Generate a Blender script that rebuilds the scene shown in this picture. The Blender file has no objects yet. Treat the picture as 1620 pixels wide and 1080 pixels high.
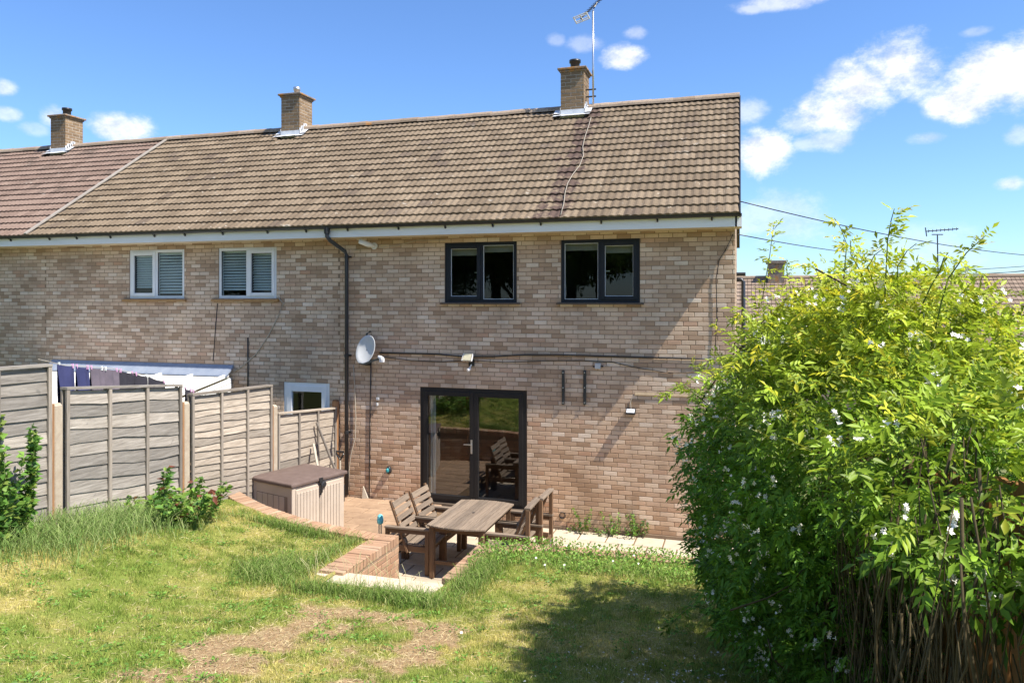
import bpy, math, random
import numpy as np
from mathutils import Matrix, Vector, Euler
random.seed(7); RNG = np.random.default_rng(11)
SC = bpy.context.scene; COL = SC.collection

# ------------------------------------------------------------------ camera
TH = math.radians(16.9); D = 12.3; ZC = 3.8; FPX = 1186.0
cam = bpy.data.cameras.new('camera'); co = bpy.data.objects.new('camera', cam); COL.objects.link(co)
cam.sensor_width = 36; cam.lens = 36*FPX/1620; cam.shift_y = -66/1620
cam.clip_start = 0.05; cam.clip_end = 3000
co.location = (0, -D, ZC); co.rotation_euler = (math.pi/2, 0, TH)
SC.camera = co
SC.cycles.max_bounces = 7; SC.cycles.diffuse_bounces = 3; SC.cycles.glossy_bounces = 3; SC.cycles.transmission_bounces = 3; SC.cycles.transparent_max_bounces = 10
def ray(x, y):
    l = (x-810)/FPX; v = -(y-474)/FPX; c, s = math.cos(TH), math.sin(TH)
    return (l*c-s, l*s+c, v)
def atY(x, y, Y=0.):
    r = ray(x, y); t = (Y+D)/r[1]; return Vector((r[0]*t, Y, ZC+r[2]*t))
def atX(x, y, X):
    r = ray(x, y); t = X/r[0]; return Vector((X, r[1]*t-D, ZC+r[2]*t))

# ------------------------------------------------------------------ light
SUN = Vector((1.0, -0.22, 1.5)).normalized()           # towards the sun
EL = math.asin(SUN.z); AZ = math.atan2(SUN.x, SUN.y)
SC.view_settings.view_transform = 'Standard'; SC.view_settings.look = 'None'
SC.view_settings.exposure = 1.0; SC.view_settings.gamma = 1.0
SC.view_settings.use_curve_mapping = False
sun = bpy.data.lights.new('sun', 'SUN'); so = bpy.data.objects.new('sun', sun); COL.objects.link(so)
sun.energy = 4.4; sun.angle = math.radians(0.53); sun.color = (1.0, 0.93, 0.82)
so.rotation_euler = SUN.to_track_quat('Z', 'Y').to_euler(); so.location = (30, -10, 40)

W = bpy.data.worlds.new('World'); SC.world = W; W.use_nodes = True
wt = W.node_tree; wt.nodes.clear()
def wn(t, **k):
    n = wt.nodes.new(t)
    for a, b in k.items(): setattr(n, a, b)
    return n
def wm(op, a, b=None, c=None, clamp=False):
    n = wn('ShaderNodeMath', operation=op, use_clamp=clamp)
    for i, q in enumerate((a, b, c)):
        if q is None: continue
        if isinstance(q, (int, float)): n.inputs[i].default_value = q
        else: wt.links.new(q, n.inputs[i])
    return n.outputs[0]
sky = wn('ShaderNodeTexSky', sky_type='NISHITA', sun_disc=False)
sky.sun_elevation = EL; sky.sun_rotation = AZ; sky.altitude = 100
sky.air_density = 1.0; sky.dust_density = 0.35; sky.ozone_density = 2.2
tc = wn('ShaderNodeTexCoord'); sx = wn('ShaderNodeSeparateXYZ'); wt.links.new(tc.outputs['Generated'], sx.inputs[0])
az = wm('ARCTAN2', sx.outputs[0], sx.outputs[1]); el = wm('ARCSINE', sx.outputs[2])
mp = wn('ShaderNodeMapping'); mp.inputs['Scale'].default_value = (1, 1, 1.6); wt.links.new(tc.outputs['Generated'], mp.inputs[0])
nz = wn('ShaderNodeTexNoise'); nz.inputs['Scale'].default_value = 10; nz.inputs['Detail'].default_value = 9; nz.inputs['Roughness'].default_value = 0.62
nz.inputs['Distortion'].default_value = 0.4
wt.links.new(mp.outputs[0], nz.inputs['Vector'])
CLOUDS = [(1415,105,85,58,1),(1365,135,75,55,1),(1320,178,78,38,.95),(1272,196,48,20,.5),(1325,118,26,22,.45),(1310,222,55,20,.55),
 (1580,120,95,55,1),(1520,165,66,38,1),(1640,100,90,55,1),(1470,218,36,12,.4),
 (1205,240,58,42,1),(1185,178,34,22,.5),(1275,228,30,14,.45),
 (988,91,42,21,.9),(925,70,32,15,.3),(1008,52,22,11,.4),(880,64,16,10,.25),
 (190,203,64,27,.9),(88,186,30,22,.65),(6,140,24,15,.6),(8,180,30,12,.5),(60,205,30,12,.3),
 (1240,2,80,15,.6),(1190,14,28,9,.5),(1600,291,30,13,.7),(1225,350,100,50,.38),(1450,395,120,45,.25),(1612,215,22,16,.4),(1545,50,30,8,.3)]
acc = None
nf = wn('ShaderNodeTexNoise'); nf.inputs['Scale'].default_value = 26; nf.inputs['Detail'].default_value = 8; nf.inputs['Roughness'].default_value = 0.7
wt.links.new(mp.outputs[0], nf.inputs['Vector'])
ns = wm('ADD', wm('MULTIPLY', wm('SUBTRACT', nz.outputs['Fac'], 0.51), 2.6), wm('MULTIPLY', wm('SUBTRACT', nf.outputs['Fac'], 0.5), 1.5))
for (px, py, rx, ry, s) in CLOUDS:
    r = ray(px, py); a0 = math.atan2(r[0], r[1]); e0 = math.atan2(r[2], math.hypot(r[0], r[1]))
    k = math.cos(math.atan((px-810)/FPX))
    ra = rx/FPX*k*k*1.06; re = ry/FPX*k*1.06
    dx = wm('DIVIDE', wm('SUBTRACT', az, a0), ra); dy = wm('DIVIDE', wm('SUBTRACT', el, e0), re)
    d = wm('SQRT', wm('ADD', wm('MULTIPLY', dx, dx), wm('MULTIPLY', dy, dy)))
    b = wm('ADD', wm('MULTIPLY', wm('SUBTRACT', 1.0, d), 1.7), ns)
    q = wn('ShaderNodeMapRange', interpolation_type='SMOOTHSTEP'); q.inputs['From Min'].default_value = -0.1; q.inputs['From Max'].default_value = 1.15; q.inputs['To Max'].default_value = s
    wt.links.new(b, q.inputs[0]); b = q.outputs[0]
    acc = b if acc is None else wm('MAXIMUM', acc, b)
# broken cumulus over the unseen dome, cover widened to brighten the shaded wall
nz2 = wn('ShaderNodeTexNoise'); nz2.inputs['Scale'].default_value = 3.2; nz2.inputs['Detail'].default_value = 9; nz2.inputs['Roughness'].default_value = 0.58
wt.links.new(mp.outputs[0], nz2.inputs['Vector'])
mr2 = wn('ShaderNodeMapRange', interpolation_type='SMOOTHSTEP'); mr2.inputs['From Min'].default_value = 0.50; mr2.inputs['From Max'].default_value = 0.66
wt.links.new(nz2.outputs['Fac'], mr2.inputs[0])
off = wm('ABSOLUTE', wm('ADD', az, TH))
out_v = wm('MAXIMUM', wm('MULTIPLY', wm('SUBTRACT', off, 0.66), 6, clamp=True), wm('MULTIPLY', wm('SUBTRACT', el, 0.46), 6, clamp=True), clamp=True)
dens = wm('MAXIMUM', wm('MULTIPLY', acc, 0.95), wm('MULTIPLY', mr2.outputs[0], out_v))
bg1 = wn('ShaderNodeBackground'); bg1.inputs['Strength'].default_value = 0.15
tint = wn('ShaderNodeMix', data_type='RGBA', blend_type='MULTIPLY'); tint.inputs['Factor'].default_value = 1.0
tint.inputs['B'].default_value = (0.43, 0.565, 0.75, 1)
wt.links.new(sky.outputs[0], tint.inputs['A']); wt.links.new(tint.outputs['Result'], bg1.inputs['Color'])
bg2 = wn('ShaderNodeBackground'); bg2.inputs['Strength'].default_value = 0.66
shm = wn('ShaderNodeMapRange'); shm.inputs['From Min'].default_value = 0.36; shm.inputs['From Max'].default_value = 0.6; wt.links.new(nf.outputs['Fac'], shm.inputs[0])
cmx = wn('ShaderNodeMix', data_type='RGBA'); cmx.inputs['A'].default_value = (0.60, 0.65, 0.75, 1); cmx.inputs['B'].default_value = (0.98, 0.98, 1.0, 1); wt.links.new(shm.outputs[0], cmx.inputs['Factor']); wt.links.new(cmx.outputs['Result'], bg2.inputs['Color'])
mx = wn('ShaderNodeMixShader'); wo = wn('ShaderNodeOutputWorld')
wt.links.new(dens, mx.inputs[0]); wt.links.new(bg1.outputs[0], mx.inputs[1]); wt.links.new(bg2.outputs[0], mx.inputs[2]); wt.links.new(mx.outputs[0], wo.inputs[0])

# ------------------------------------------------------------------ materials
class NT:
    def __init__(s, name):
        s.m = bpy.data.materials.new(name); s.m.use_nodes = True; s.t = s.m.node_tree; s.t.nodes.clear()
    def n(s, t, **k):
        q = s.t.nodes.new(t)
        for a, b in k.items(): setattr(q, a, b)
        return q
    def put(s, sock, v):
        if isinstance(v, bpy.types.NodeSocket): s.t.links.new(v, sock)
        elif isinstance(v, (tuple, list)) and len(v) == 3 and sock.type == 'RGBA': sock.default_value = (*v, 1)
        else: sock.default_value = v
    def math(s, op, a, b=None, clamp=False):
        q = s.n('ShaderNodeMath', operation=op, use_clamp=clamp); s.put(q.inputs[0], a)
        if b is not None: s.put(q.inputs[1], b)
        return q.outputs[0]
    def mix(s, f, a, b, mode='MIX'):
        q = s.n('ShaderNodeMix', data_type='RGBA', blend_type=mode)
        s.put(q.inputs['Factor'], f); s.put(q.inputs['A'], a); s.put(q.inputs['B'], b); return q.outputs['Result']
    def noise(s, scale, detail=4, rough=.55, vec=None, stretch=None, dist=0):
        q = s.n('ShaderNodeTexNoise'); q.inputs['Scale'].default_value = scale; q.inputs['Detail'].default_value = detail
        q.inputs['Roughness'].default_value = rough; q.inputs['Distortion'].default_value = dist
        v = vec or s.pos()
        if stretch:
            mpn = s.n('ShaderNodeMapping'); mpn.inputs['Scale'].default_value = stretch; s.t.links.new(v, mpn.inputs[0]); v = mpn.outputs[0]
        s.t.links.new(v, q.inputs['Vector']); return q.outputs['Fac']
    def pos(s): return s.n('ShaderNodeNewGeometry').outputs['Position']
    def obj(s): return s.n('ShaderNodeTexCoord').outputs['Object']
    def rnd(s, k=91.7):
        a = s.n('ShaderNodeObjectInfo').outputs['Random']; b = s.n('ShaderNodeNewGeometry').outputs['Random Per Island']
        return s.math('FRACT', s.math('MULTIPLY', s.math('ADD', s.math('MULTIPLY', a, 1.618), b), k))
    def ramp(s, f, stops, interp='LINEAR'):
        q = s.n('ShaderNodeValToRGB'); q.color_ramp.interpolation = interp
        while len(q.color_ramp.elements) < len(stops): q.color_ramp.elements.new(0.5)
        for e, (p, c) in zip(q.color_ramp.elements, stops): e.position = p; e.color = (*c, 1)
        s.put(q.inputs[0], f); return q.outputs[0]
    def rng(s, f, a, b, c=0., d=1.):
        q = s.n('ShaderNodeMapRange'); s.put(q.inputs[0], f)
        for i, v in zip((1, 2, 3, 4), (a, b, c, d)): q.inputs[i].default_value = v
        return q.outputs[0]
    def bump(s, h, strength=.3, dist=.01):
        q = s.n('ShaderNodeBump'); q.inputs['Strength'].default_value = strength; q.inputs['Distance'].default_value = dist
        s.put(q.inputs['Height'], h); return q.outputs[0]
    def done(s, col, rough=.8, bump=None, spec=.3, metal=0., trans=0.):
        p = s.n('ShaderNodeBsdfPrincipled'); s.put(p.inputs['Base Color'], col); s.put(p.inputs['Roughness'], rough)
        p.inputs['Specular IOR Level'].default_value = spec; p.inputs['Metallic'].default_value = metal
        if bump is not None: s.t.links.new(bump, p.inputs['Normal'])
        o = s.n('ShaderNodeOutputMaterial'); sh = p.outputs[0]
        if trans > 0:
            tr = s.n('ShaderNodeBsdfTranslucent'); s.put(tr.inputs[0], col); ms = s.n('ShaderNodeMixShader'); ms.inputs[0].default_value = trans
            s.t.links.new(sh, ms.inputs[1]); s.t.links.new(tr.outputs[0], ms.inputs[2]); sh = ms.outputs[0]
        s.t.links.new(sh, o.inputs[0]); return s.m
def simple(name, c1, c2=None, scale=6, rough=.7, bmp=.15, bscale=80, rv=.0, spec=.3, metal=0., stretch=None, coords='pos', dist=.004):
    q = NT(name); v = q.pos() if coords == 'pos' else q.obj()
    c2 = c2 or tuple(x*.75 for x in c1)
    c = q.mix(q.rng(q.noise(scale, 6, .6, v, stretch), .3, .7), c1, c2)
    if rv:
        c = q.mix(1.0, c, q.ramp(q.rnd(), [(0, (1-rv,)*3), (1, (1+rv,)*3)]), 'MULTIPLY')
    b = q.bump(q.noise(bscale, 4, .6, v, stretch), bmp, dist) if bmp else None
    return q.done(c, rough, b, spec, metal)
def brick_mat(name, stops, tint_low=None, grime=.35):
    q = NT(name); c = q.ramp(q.rnd(), stops)
    pos = q.pos()
    c = q.mix(q.rng(q.noise(45, 5, .7, pos), .45, .75, 0, .55), c, q.mix(.5, c, (.24, .17, .12)))
    c = q.mix(q.rng(q.noise(1.1, 4, .6, pos), .42, .7, 0, grime), c, (.27, .19, .13))
    c = q.mix(q.rng(q.noise(120, 3, .7, pos), .62, .8, 0, .4), c, (.6, .53, .46))
    c = q.mix(q.rng(q.noise(2.2, 5, .65, pos, (1, 1, .22)), .52, .75, 0, .3), c, (.20, .155, .12))
    c = q.mix(q.rng(q.noise(1.6, 5, .7, pos), .60, .78, 0, .35), c, (.74, .67, .58))
    if tint_low:
        sz = q.n('ShaderNodeSeparateXYZ'); q.t.links.new(pos, sz.inputs[0])
        f = q.math('MULTIPLY', q.rng(sz.outputs[2], 2.6, .3, 0, 1), q.rng(q.noise(.9, 3, .5, pos), .25, .65, .15, .62))
        c = q.mix(f, c, q.mix(1.0, c, tint_low, 'MULTIPLY'))
    return q.done(c, .88, q.bump(q.noise(160, 4, .7, pos), .25, .003), .2)
MAT = {}
MAT['brick'] = brick_mat('facing_brick', [(0, (.38, .255, .165)), (.12, (.48, .335, .23)), (.26, (.62, .455, .325)), (.40, (.70, .545, .405)),
    (.52, (.49, .325, .22)), (.66, (.72, .585, .455)), (.80, (.60, .425, .30)), (.91, (.77, .65, .53)), (1, (.52, .315, .205))], (1.12, .95, .78), .5)
MAT['chimney_brick'] = brick_mat('chimney_brick', [(0, (.17, .115, .065)), (.4, (.25, .17, .095)), (.7, (.21, .14, .08)), (1, (.31, .215, .125))])
MAT['red_brick'] = brick_mat('garden_brick', [(0, (.34, .19, .115)), (.4, (.45, .285, .18)), (.7, (.40, .235, .145)), (1, (.54, .385, .265))], grime=.6)
MAT['mortar'] = simple('mortar', (.30, .215, .145), (.22, .155, .105), 3, .95, .3, 150)
MAT['mortar_light'] = simple('pale_mortar', (.56, .50, .42), (.44, .38, .32), 6, .95, .3, 90)
def tile_mat(name, a, b, lichen=True, moss=0):
    q = NT(name); pos = q.pos(); r = q.rnd()
    c = q.ramp(r, [(0, a), (.5, tuple((x+y)/2 for x, y in zip(a, b))), (1, b)])
    c = q.mix(q.rng(q.noise(30, 5, .7, pos), .42, .7, 0, .6), c, tuple(x*.5 for x in a))
    c = q.mix(q.rng(q.noise(.7, 4, .6, pos), .4, .7, 0, .2), c, tuple(x*.6 for x in a))
    c = q.mix(q.rng(q.rnd(37.3), .93, .97, 0, .55), c, (.10, .075, .06))
    c = q.mix(q.rng(q.noise(5.5, 5, .62, pos), .64, .72, 0, .55), c, (.42, .39, .34))
    c = q.mix(q.rng(q.noise(2.2, 7, .72, pos, (1, .6, .6)), .64, .70, 0, .7), c, (.08, .06, .05))
    if lichen: c = q.mix(q.rng(q.noise(9, 5, .7, pos), .655, .70, 0, .8), c, (.62, .57, .48))
    if moss:      # dark stains down the roof below the chimney
        sz = q.n('ShaderNodeSeparateXYZ'); q.t.links.new(pos, sz.inputs[0])
        ax = q.math('SUBTRACT', 1.0, q.math('MULTIPLY', q.math('ABSOLUTE', q.math('ADD', sz.outputs[0], moss)), 1.5), clamp=True)
        f = q.rng(q.math('ADD', q.math('MULTIPLY', ax, .34), q.noise(4.5, 6, .7, pos)), .72, .80, 0, .85)
        c = q.mix(f, c, (.075, .048, .042))
    return q.done(c, .9, q.bump(q.noise(120, 4, .7, pos), .35, .004), .2)
MAT['tile_a'] = tile_mat('concrete_roof_tile', (.165, .124, .084), (.256, .197, .136), moss=2.95)
MAT['tile_b'] = tile_mat('concrete_roof_tile_tan', (.168, .126, .085), (.257, .198, .137))
MAT['tile_c'] = tile_mat('concrete_roof_tile_pink', (.19, .132, .104), (.265, .19, .152), lichen=False)
q = NT('ridge_tile'); pos = q.pos()
c = q.ramp(q.rnd(), [(0, (.27, .2, .14)), (1, (.37, .29, .22))]); c = q.mix(q.rng(q.noise(18, 5, .7, pos), .5, .7, 0, .7), c, (.12, .1, .085))
c = q.mix(q.rng(q.noise(1.4, 5, .7, pos), .62, .7, 0, .8), c, (.50, .22, .05)); MAT['ridge'] = q.done(c, .9, q.bump(q.noise(80), .3, .005))
q = NT('chimney_cap'); pos = q.pos()
c = q.mix(q.rng(q.noise(12, 5, .7, pos), .35, .65), (.30, .25, .2), (.15, .12, .1)); c = q.mix(q.rng(q.noise(5, 5, .7, pos), .5, .6, 0, .8), c, (.42, .2, .05)); MAT['cap'] = q.done(c, .95, q.bump(q.noise(60), .4, .006))
MAT['lead'] = simple('lead_flashing', (.78, .79, .80), (.52, .55, .6), 9, .55, .3, 30, metal=.0)
MAT['lead_dark'] = simple('lead_apron', (.21, .25, .33), (.29, .33, .4), 5, .5, .2, 20)
MAT['fascia'] = simple('painted_fascia', (.88, .88, .88), (.80, .80, .80), 4, .55, .08, 40, stretch=(.4, 1, 3))
MAT['soffit'] = simple('soffit_timber', (.66, .56, .42), (.5, .4, .28), 4, .8, .2, 40)
MAT['black'] = simple('black_plastic', (.018, .019, .022), (.028, .028, .03), 6, .38, .03, 30, spec=.45)
MAT['pipe'] = simple('black_downpipe', (.020, .023, .029), (.032, .036, .043), 6, .4, .03, 30, spec=.5)
MAT['anthracite'] = simple('anthracite_frame', (.014, .018, .026), (.018, .022, .03), 6, .5, .02, 30, spec=.25)
MAT['doorframe'] = simple('black_door_frame', (.016, .015, .016), (.022, .02, .02), 6, .5, .02, 30, spec=.25)
MAT['upvc'] = simple('white_upvc', (.80, .81, .83), (.72, .73, .75), 3, .35, .02, 30, spec=.5)
MAT['whitepaint'] = simple('white_paint', (.84, .84, .82), (.74, .74, .72), 3, .5, .05, 30)
MAT['blind'] = simple('blind_slat', (.86, .86, .84), (.8, .8, .78), 3, .5, 0)
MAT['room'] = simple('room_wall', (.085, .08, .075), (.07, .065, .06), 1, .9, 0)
MAT['curtain'] = simple('white_curtain', (.72, .71, .7), (.6, .6, .6), 3, .9, .1, 20)
MAT['sill'] = simple('clay_tile_sill', (.42, .24, .10), (.30, .17, .07), 8, .8, .2, 60)
MAT['sill_dark'] = simple('brown_sill', (.085, .062, .045), (.13, .1, .075), 9, .6, .15, 60)
MAT['alu'] = simple('aluminium', (.62, .63, .65), (.5, .5, .52), 8, .35, .02, 40, metal=.9)
MAT['dish'] = simple('dish_grey', (.52, .53, .54), (.46, .47, .48), 4, .5, .03, 40)
MAT['lens'] = simple('lamp_glass', (.75, .68, .45), (.6, .55, .4), 30, .15, 0, spec=.6)
MAT['teal'] = simple('teal_plastic', (.03, .30, .33), (.02, .2, .24), 10, .35, .05, 40, spec=.5)
MAT['wire'] = simple('pale_cable', (.50, .45, .36), (.42, .37, .3), 6, .6, 0)
MAT['concrete'] = simple('concrete_post', (.47, .40, .31), (.36, .29, .22), 12, .95, .4, 120)
MAT['slab'] = simple('paving_slab', (.56, .48, .36), (.42, .35, .26), 5, .92, .25, 70, rv=.12)
MAT['terracotta'] = simple('terrace_paver', (.40, .275, .18), (.28, .185, .12), 5, .9, .25, 70, rv=.12)
MAT['soil'] = simple('soil', (.17, .115, .07), (.24, .165, .10), 12, 1, .6, 60, dist=.02)
def wood(name, a, b, axis, rv=.3, knots=True, coords='pos', rough=.85):
    q = NT(name); v = q.pos() if coords == 'pos' else q.obj()
    st = [14, 14, 14]; st['XYZ'.index(axis)] = .9
    c = q.mix(q.rng(q.noise(3.2, 7, .65, v, tuple(st), .6), .32, .68), a, b)
    c = q.mix(q.rng(q.noise(10, 5, .7, v, tuple(x*.5 for x in st)), .5, .7, 0, .75), c, tuple(x*.45 for x in a))
    c = q.mix(1.0, c, q.ramp(q.rnd(), [(0, (1-rv,)*3), (1, (1+rv, 1+rv*.9, 1+rv*.75))]), 'MULTIPLY')
    if knots: c = q.mix(q.rng(q.noise(6.5, 2, .4, v), .70, .76, 0, .7), c, tuple(x*.35 for x in a))
    return q.done(c, rough, q.bump(q.noise(9, 6, .7, v, tuple(x*.8 for x in st)), .5, .004), .2)
MAT['fence'] = wood('weathered_fence_board', (.40, .37, .335), (.20, .178, .155), 'Y')
MAT['fence_warm'] = wood('fresh_fence_board', (.43, .38, .325), (.25, .21, .17), 'Y')
MAT['fence_v'] = wood('weathered_fence_batten', (.34, .305, .27), (.22, .19, .16), 'Z')
MAT['post_brown'] = wood('brown_timber_post', (.30, .16, .08), (.2, .11, .06), 'Z')
MAT['board'] = wood('closeboard_fence', (.40, .20, .075), (.27, .13, .05), 'Z')
for ax in 'XYZ':
    MAT['teak'+ax] = wood('weathered_furniture_timber_'+ax.lower(), (.27, .215, .165), (.17, .13, .10), ax, .18, False, 'obj')
    MAT['teakb'+ax] = wood('brown_furniture_timber_'+ax.lower(), (.21, .125, .07), (.15, .09, .055), ax, .12, False, 'obj')
MAT['boxside'] = simple('beige_resin', (.54, .455, .37), (.46, .385, .31), 3, .55, .08, 40)
MAT['boxlid'] = simple('brown_resin', (.125, .088, .076), (.165, .12, .105), 7, .6, .12, 40)
MAT['groove'] = simple('resin_groove', (.26, .21, .165), (.22, .18, .14), 3, .7, 0)
MAT['navy'] = simple('navy_cloth', (.045, .05, .13), (.03, .035, .095), 6, .95, .2, 60)
MAT['charcoal'] = simple('charcoal_cloth', (.035, .033, .042), (.024, .022, .03), 6, .95, .2, 60)
MAT['mauve'] = simple('grey_mauve_cloth', (.15, .125, .15), (.10, .085, .105), 6, .95, .2, 60)
MAT['peg'] = simple('pink_peg', (.70, .38, .60), (.6, .3, .5), 6, .5, 0)
MAT['peg_w'] = simple('white_peg', (.8, .85, .82), (.7, .75, .72), 6, .5, 0)
MAT['poly'] = simple('polycarbonate_sheet', (.80, .79, .75), (.72, .71, .67), 3, .35, .03, 20)
MAT['bark'] = simple('stem_bark', (.20, .135, .075), (.11, .075, .045), 18, .95, .5, 70, stretch=(1, 1, .2))
MAT['stem'] = simple('brown_stem', (.11, .082, .042), (.05, .045, .022), 18, .9, .3, 70)
MAT['greenstem'] = simple('green_stem', (.13, .19, .05), (.1, .14, .04), 18, .7, .1, 70)
MAT['petal'] = simple('white_petal', (.92, .90, .84), (.86, .84, .78), 10, .7, 0)
def attr_mat(name, rough=.6, trans=.35, spec=.25):
    q = NT(name); a = q.n('ShaderNodeAttribute', attribute_name='col'); return q.done(a.outputs['Color'], rough, None, spec, 0, trans)
MAT['leaf'] = attr_mat('leaf', .45, .38); MAT['blade'] = attr_mat('grass_blade', .6, .3)
q = NT('lawn_soil'); a = q.n('ShaderNodeAttribute', attribute_name='col')
c = q.mix(q.rng(q.noise(60, 5, .7), .35, .7), a.outputs['Color'], q.mix(1, a.outputs['Color'], (.5, .5, .45), 'MULTIPLY'))
MAT['lawn'] = q.done(c, .95, q.bump(q.noise(70, 5, .7), .7, .02), .1)
def glass_mat(name, ior):
    q = NT(name); f = q.n('ShaderNodeFresnel'); f.inputs['IOR'].default_value = ior; ff = q.math('MULTIPLY', f.outputs[0], q.math('SUBTRACT', 1.0, q.n('ShaderNodeNewGeometry').outputs['Backfacing']))
    t = q.n('ShaderNodeBsdfTransparent'); t.inputs[0].default_value = (.86, .9, .89, 1); g = q.n('ShaderNodeBsdfGlossy'); g.inputs['Roughness'].default_value = 0.0
    b = q.bump(q.noise(1.3, 2), .012, .05); q.t.links.new(b, g.inputs['Normal'])
    m = q.n('ShaderNodeMixShader'); q.t.links.new(ff, m.inputs[0]); q.t.links.new(t.outputs[0], m.inputs[1]); q.t.links.new(g.outputs[0], m.inputs[2])
    o = q.n('ShaderNodeOutputMaterial'); q.t.links.new(m.outputs[0], o.inputs[0]); return q.m
MAT['glass'] = glass_mat('window_glass', 1.55); MAT['doorglass'] = glass_mat('door_glass', 2.5)

# ------------------------------------------------------------------ helpers
def tag(o, label, cat, group=None, kind=None):
    if label: o['label'] = label
    if cat: o['category'] = cat
    if group: o['group'] = group
    if kind: o['kind'] = kind
    return o
def attach(o, p, local=False):
    if p is None: return
    o.parent = p
    if not local and p.type == 'EMPTY': o.matrix_parent_inverse = Matrix.Translation(-p.location)
def thing(name, loc, label, cat, group=None, rz=0):
    o = bpy.data.objects.new(name, None); COL.objects.link(o); o.location = loc; o.rotation_euler = (0, 0, rz); o.empty_display_size = .1
    return tag(o, label, cat, group)
class MB:
    def __init__(s): s.v = []; s.f = []
    def poly(s, pts, faces):
        k = len(s.v); s.v += [tuple(p) for p in pts]; s.f += [tuple(i+k for i in f) for f in faces]; return s
    def box(s, x0, x1, y0, y1, z0, z1):
        return s.poly([(x0,y0,z0),(x1,y0,z0),(x1,y1,z0),(x0,y1,z0),(x0,y0,z1),(x1,y0,z1),(x1,y1,z1),(x0,y1,z1)],
                      [(0,3,2,1),(4,5,6,7),(0,1,5,4),(1,2,6,5),(2,3,7,6),(3,0,4,7)])
    def quad(s, a, b, c, d): return s.poly([a, b, c, d], [(0, 1, 2, 3)])
    def bar(s, p0, p1, w, h, up=(0, 0, 1)):
        p0, p1 = Vector(p0), Vector(p1); d = (p1-p0).normalized(); u = Vector(up); sd = d.cross(u)
        if sd.length < 1e-4: sd = d.cross(Vector((1, 0, 0)))
        sd.normalize(); u = sd.cross(d).normalized(); P = []
        for p in (p0, p1):
            for a, b in ((-1,-1),(1,-1),(1,1),(-1,1)): P.append(p+sd*(a*w/2)+u*(b*h/2))
        return s.poly(P, [(3,2,1,0),(4,5,6,7),(0,1,5,4),(1,2,6,5),(2,3,7,6),(3,0,4,7)])
    def tube(s, pts, r, n=6, cap=True):
        pts = [Vector(p) for p in pts]; k0 = len(s.v); rs = r if isinstance(r, (list, tuple)) else [r]*len(pts)
        for i, p in enumerate(pts):
            d = (pts[min(i+1, len(pts)-1)]-pts[max(i-1, 0)]).normalized()
            a = d.cross(Vector((0, 0, 1)) if abs(d.z) < .9 else Vector((1, 0, 0))).normalized(); b = d.cross(a)
            for j in range(n):
                t = 2*math.pi*j/n; s.v.append(tuple(p+(a*math.cos(t)+b*math.sin(t))*rs[i]))
        for i in range(len(pts)-1):
            for j in range(n):
                s.f.append((k0+i*n+j, k0+i*n+(j+1) % n, k0+(i+1)*n+(j+1) % n, k0+(i+1)*n+j))
        if cap:
            s.f.append(tuple(k0+j for j in range(n))[::-1]); s.f.append(tuple(k0+(len(pts)-1)*n+j for j in range(n)))
        return s
    def lathe(s, prof, M=None, n=20):
        k0 = len(s.v); M = M or Matrix()
        for r, z in prof:
            for j in range(n):
                t = 2*math.pi*j/n; s.v.append(tuple(M @ Vector((r*math.cos(t), r*math.sin(t), z))))
        for i in range(len(prof)-1):
            for j in range(n): s.f.append((k0+i*n+j, k0+i*n+(j+1) % n, k0+(i+1)*n+(j+1) % n, k0+(i+1)*n+j))
        return s
    def prism(s, outline, axis_vec):
        n = len(outline); a = Vector(axis_vec); P = [Vector(p) for p in outline]+[Vector(p)+a for p in outline]
        return s.poly(P, [tuple(range(n))[::-1], tuple(range(n, 2*n))]+[(i, (i+1) % n, n+(i+1) % n, n+i) for i in range(n)])
    def mesh(s, name, mat, smooth=False):
        me = bpy.data.meshes.new(name); me.from_pydata(s.v, [], s.f); me.update()
        if mat: me.materials.append(mat)
        if smooth: me.polygons.foreach_set('use_smooth', [True]*len(me.polygons))
        return me
    def build(s, name, mat, parent=None, local=False, smooth=False, bevel=0, label=None, kind=None):
        o = bpy.data.objects.new(name, s.mesh(name, mat, smooth)); COL.objects.link(o); attach(o, parent, local)
        if bevel:
            b = o.modifiers.new('bevel', 'BEVEL'); b.width = bevel; b.segments = 1; b.limit_method = 'ANGLE'
        if label: o['label'] = label
        if kind: o['kind'] = kind
        return o
def inst(name, me, parent, M, local=False):
    o = bpy.data.objects.new(name, me); COL.objects.link(o); attach(o, parent, local); o.matrix_basis = M; return o
def np_mesh(name, V, F, C, mat, parent=None, local=False, kind=None):
    """V (n,3), F (m,k) same-size faces, C (n,3) colour per vertex"""
    me = bpy.data.meshes.new(name); n = len(V); m, k = F.shape
    me.vertices.add(n); me.vertices.foreach_set('co', np.ascontiguousarray(V, dtype=np.float32).ravel())
    me.loops.add(m*k); me.polygons.add(m); me.loops.foreach_set('vertex_index', np.ascontiguousarray(F, dtype=np.int32).ravel())
    me.polygons.foreach_set('loop_start', np.arange(0, m*k, k, dtype=np.int32))
    me.update(calc_edges=True); me.validate()
    if C is not None:
        at = me.attributes.new('col', 'FLOAT_COLOR', 'POINT'); at.data.foreach_set('color', np.hstack([C, np.ones((n, 1))]).astype(np.float32).ravel())
    me.materials.append(mat)
    o = bpy.data.objects.new(name, me); COL.objects.link(o); attach(o, parent, local)
    if kind: o['kind'] = kind
    return o
_T = RNG.random((64, 64))
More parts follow.
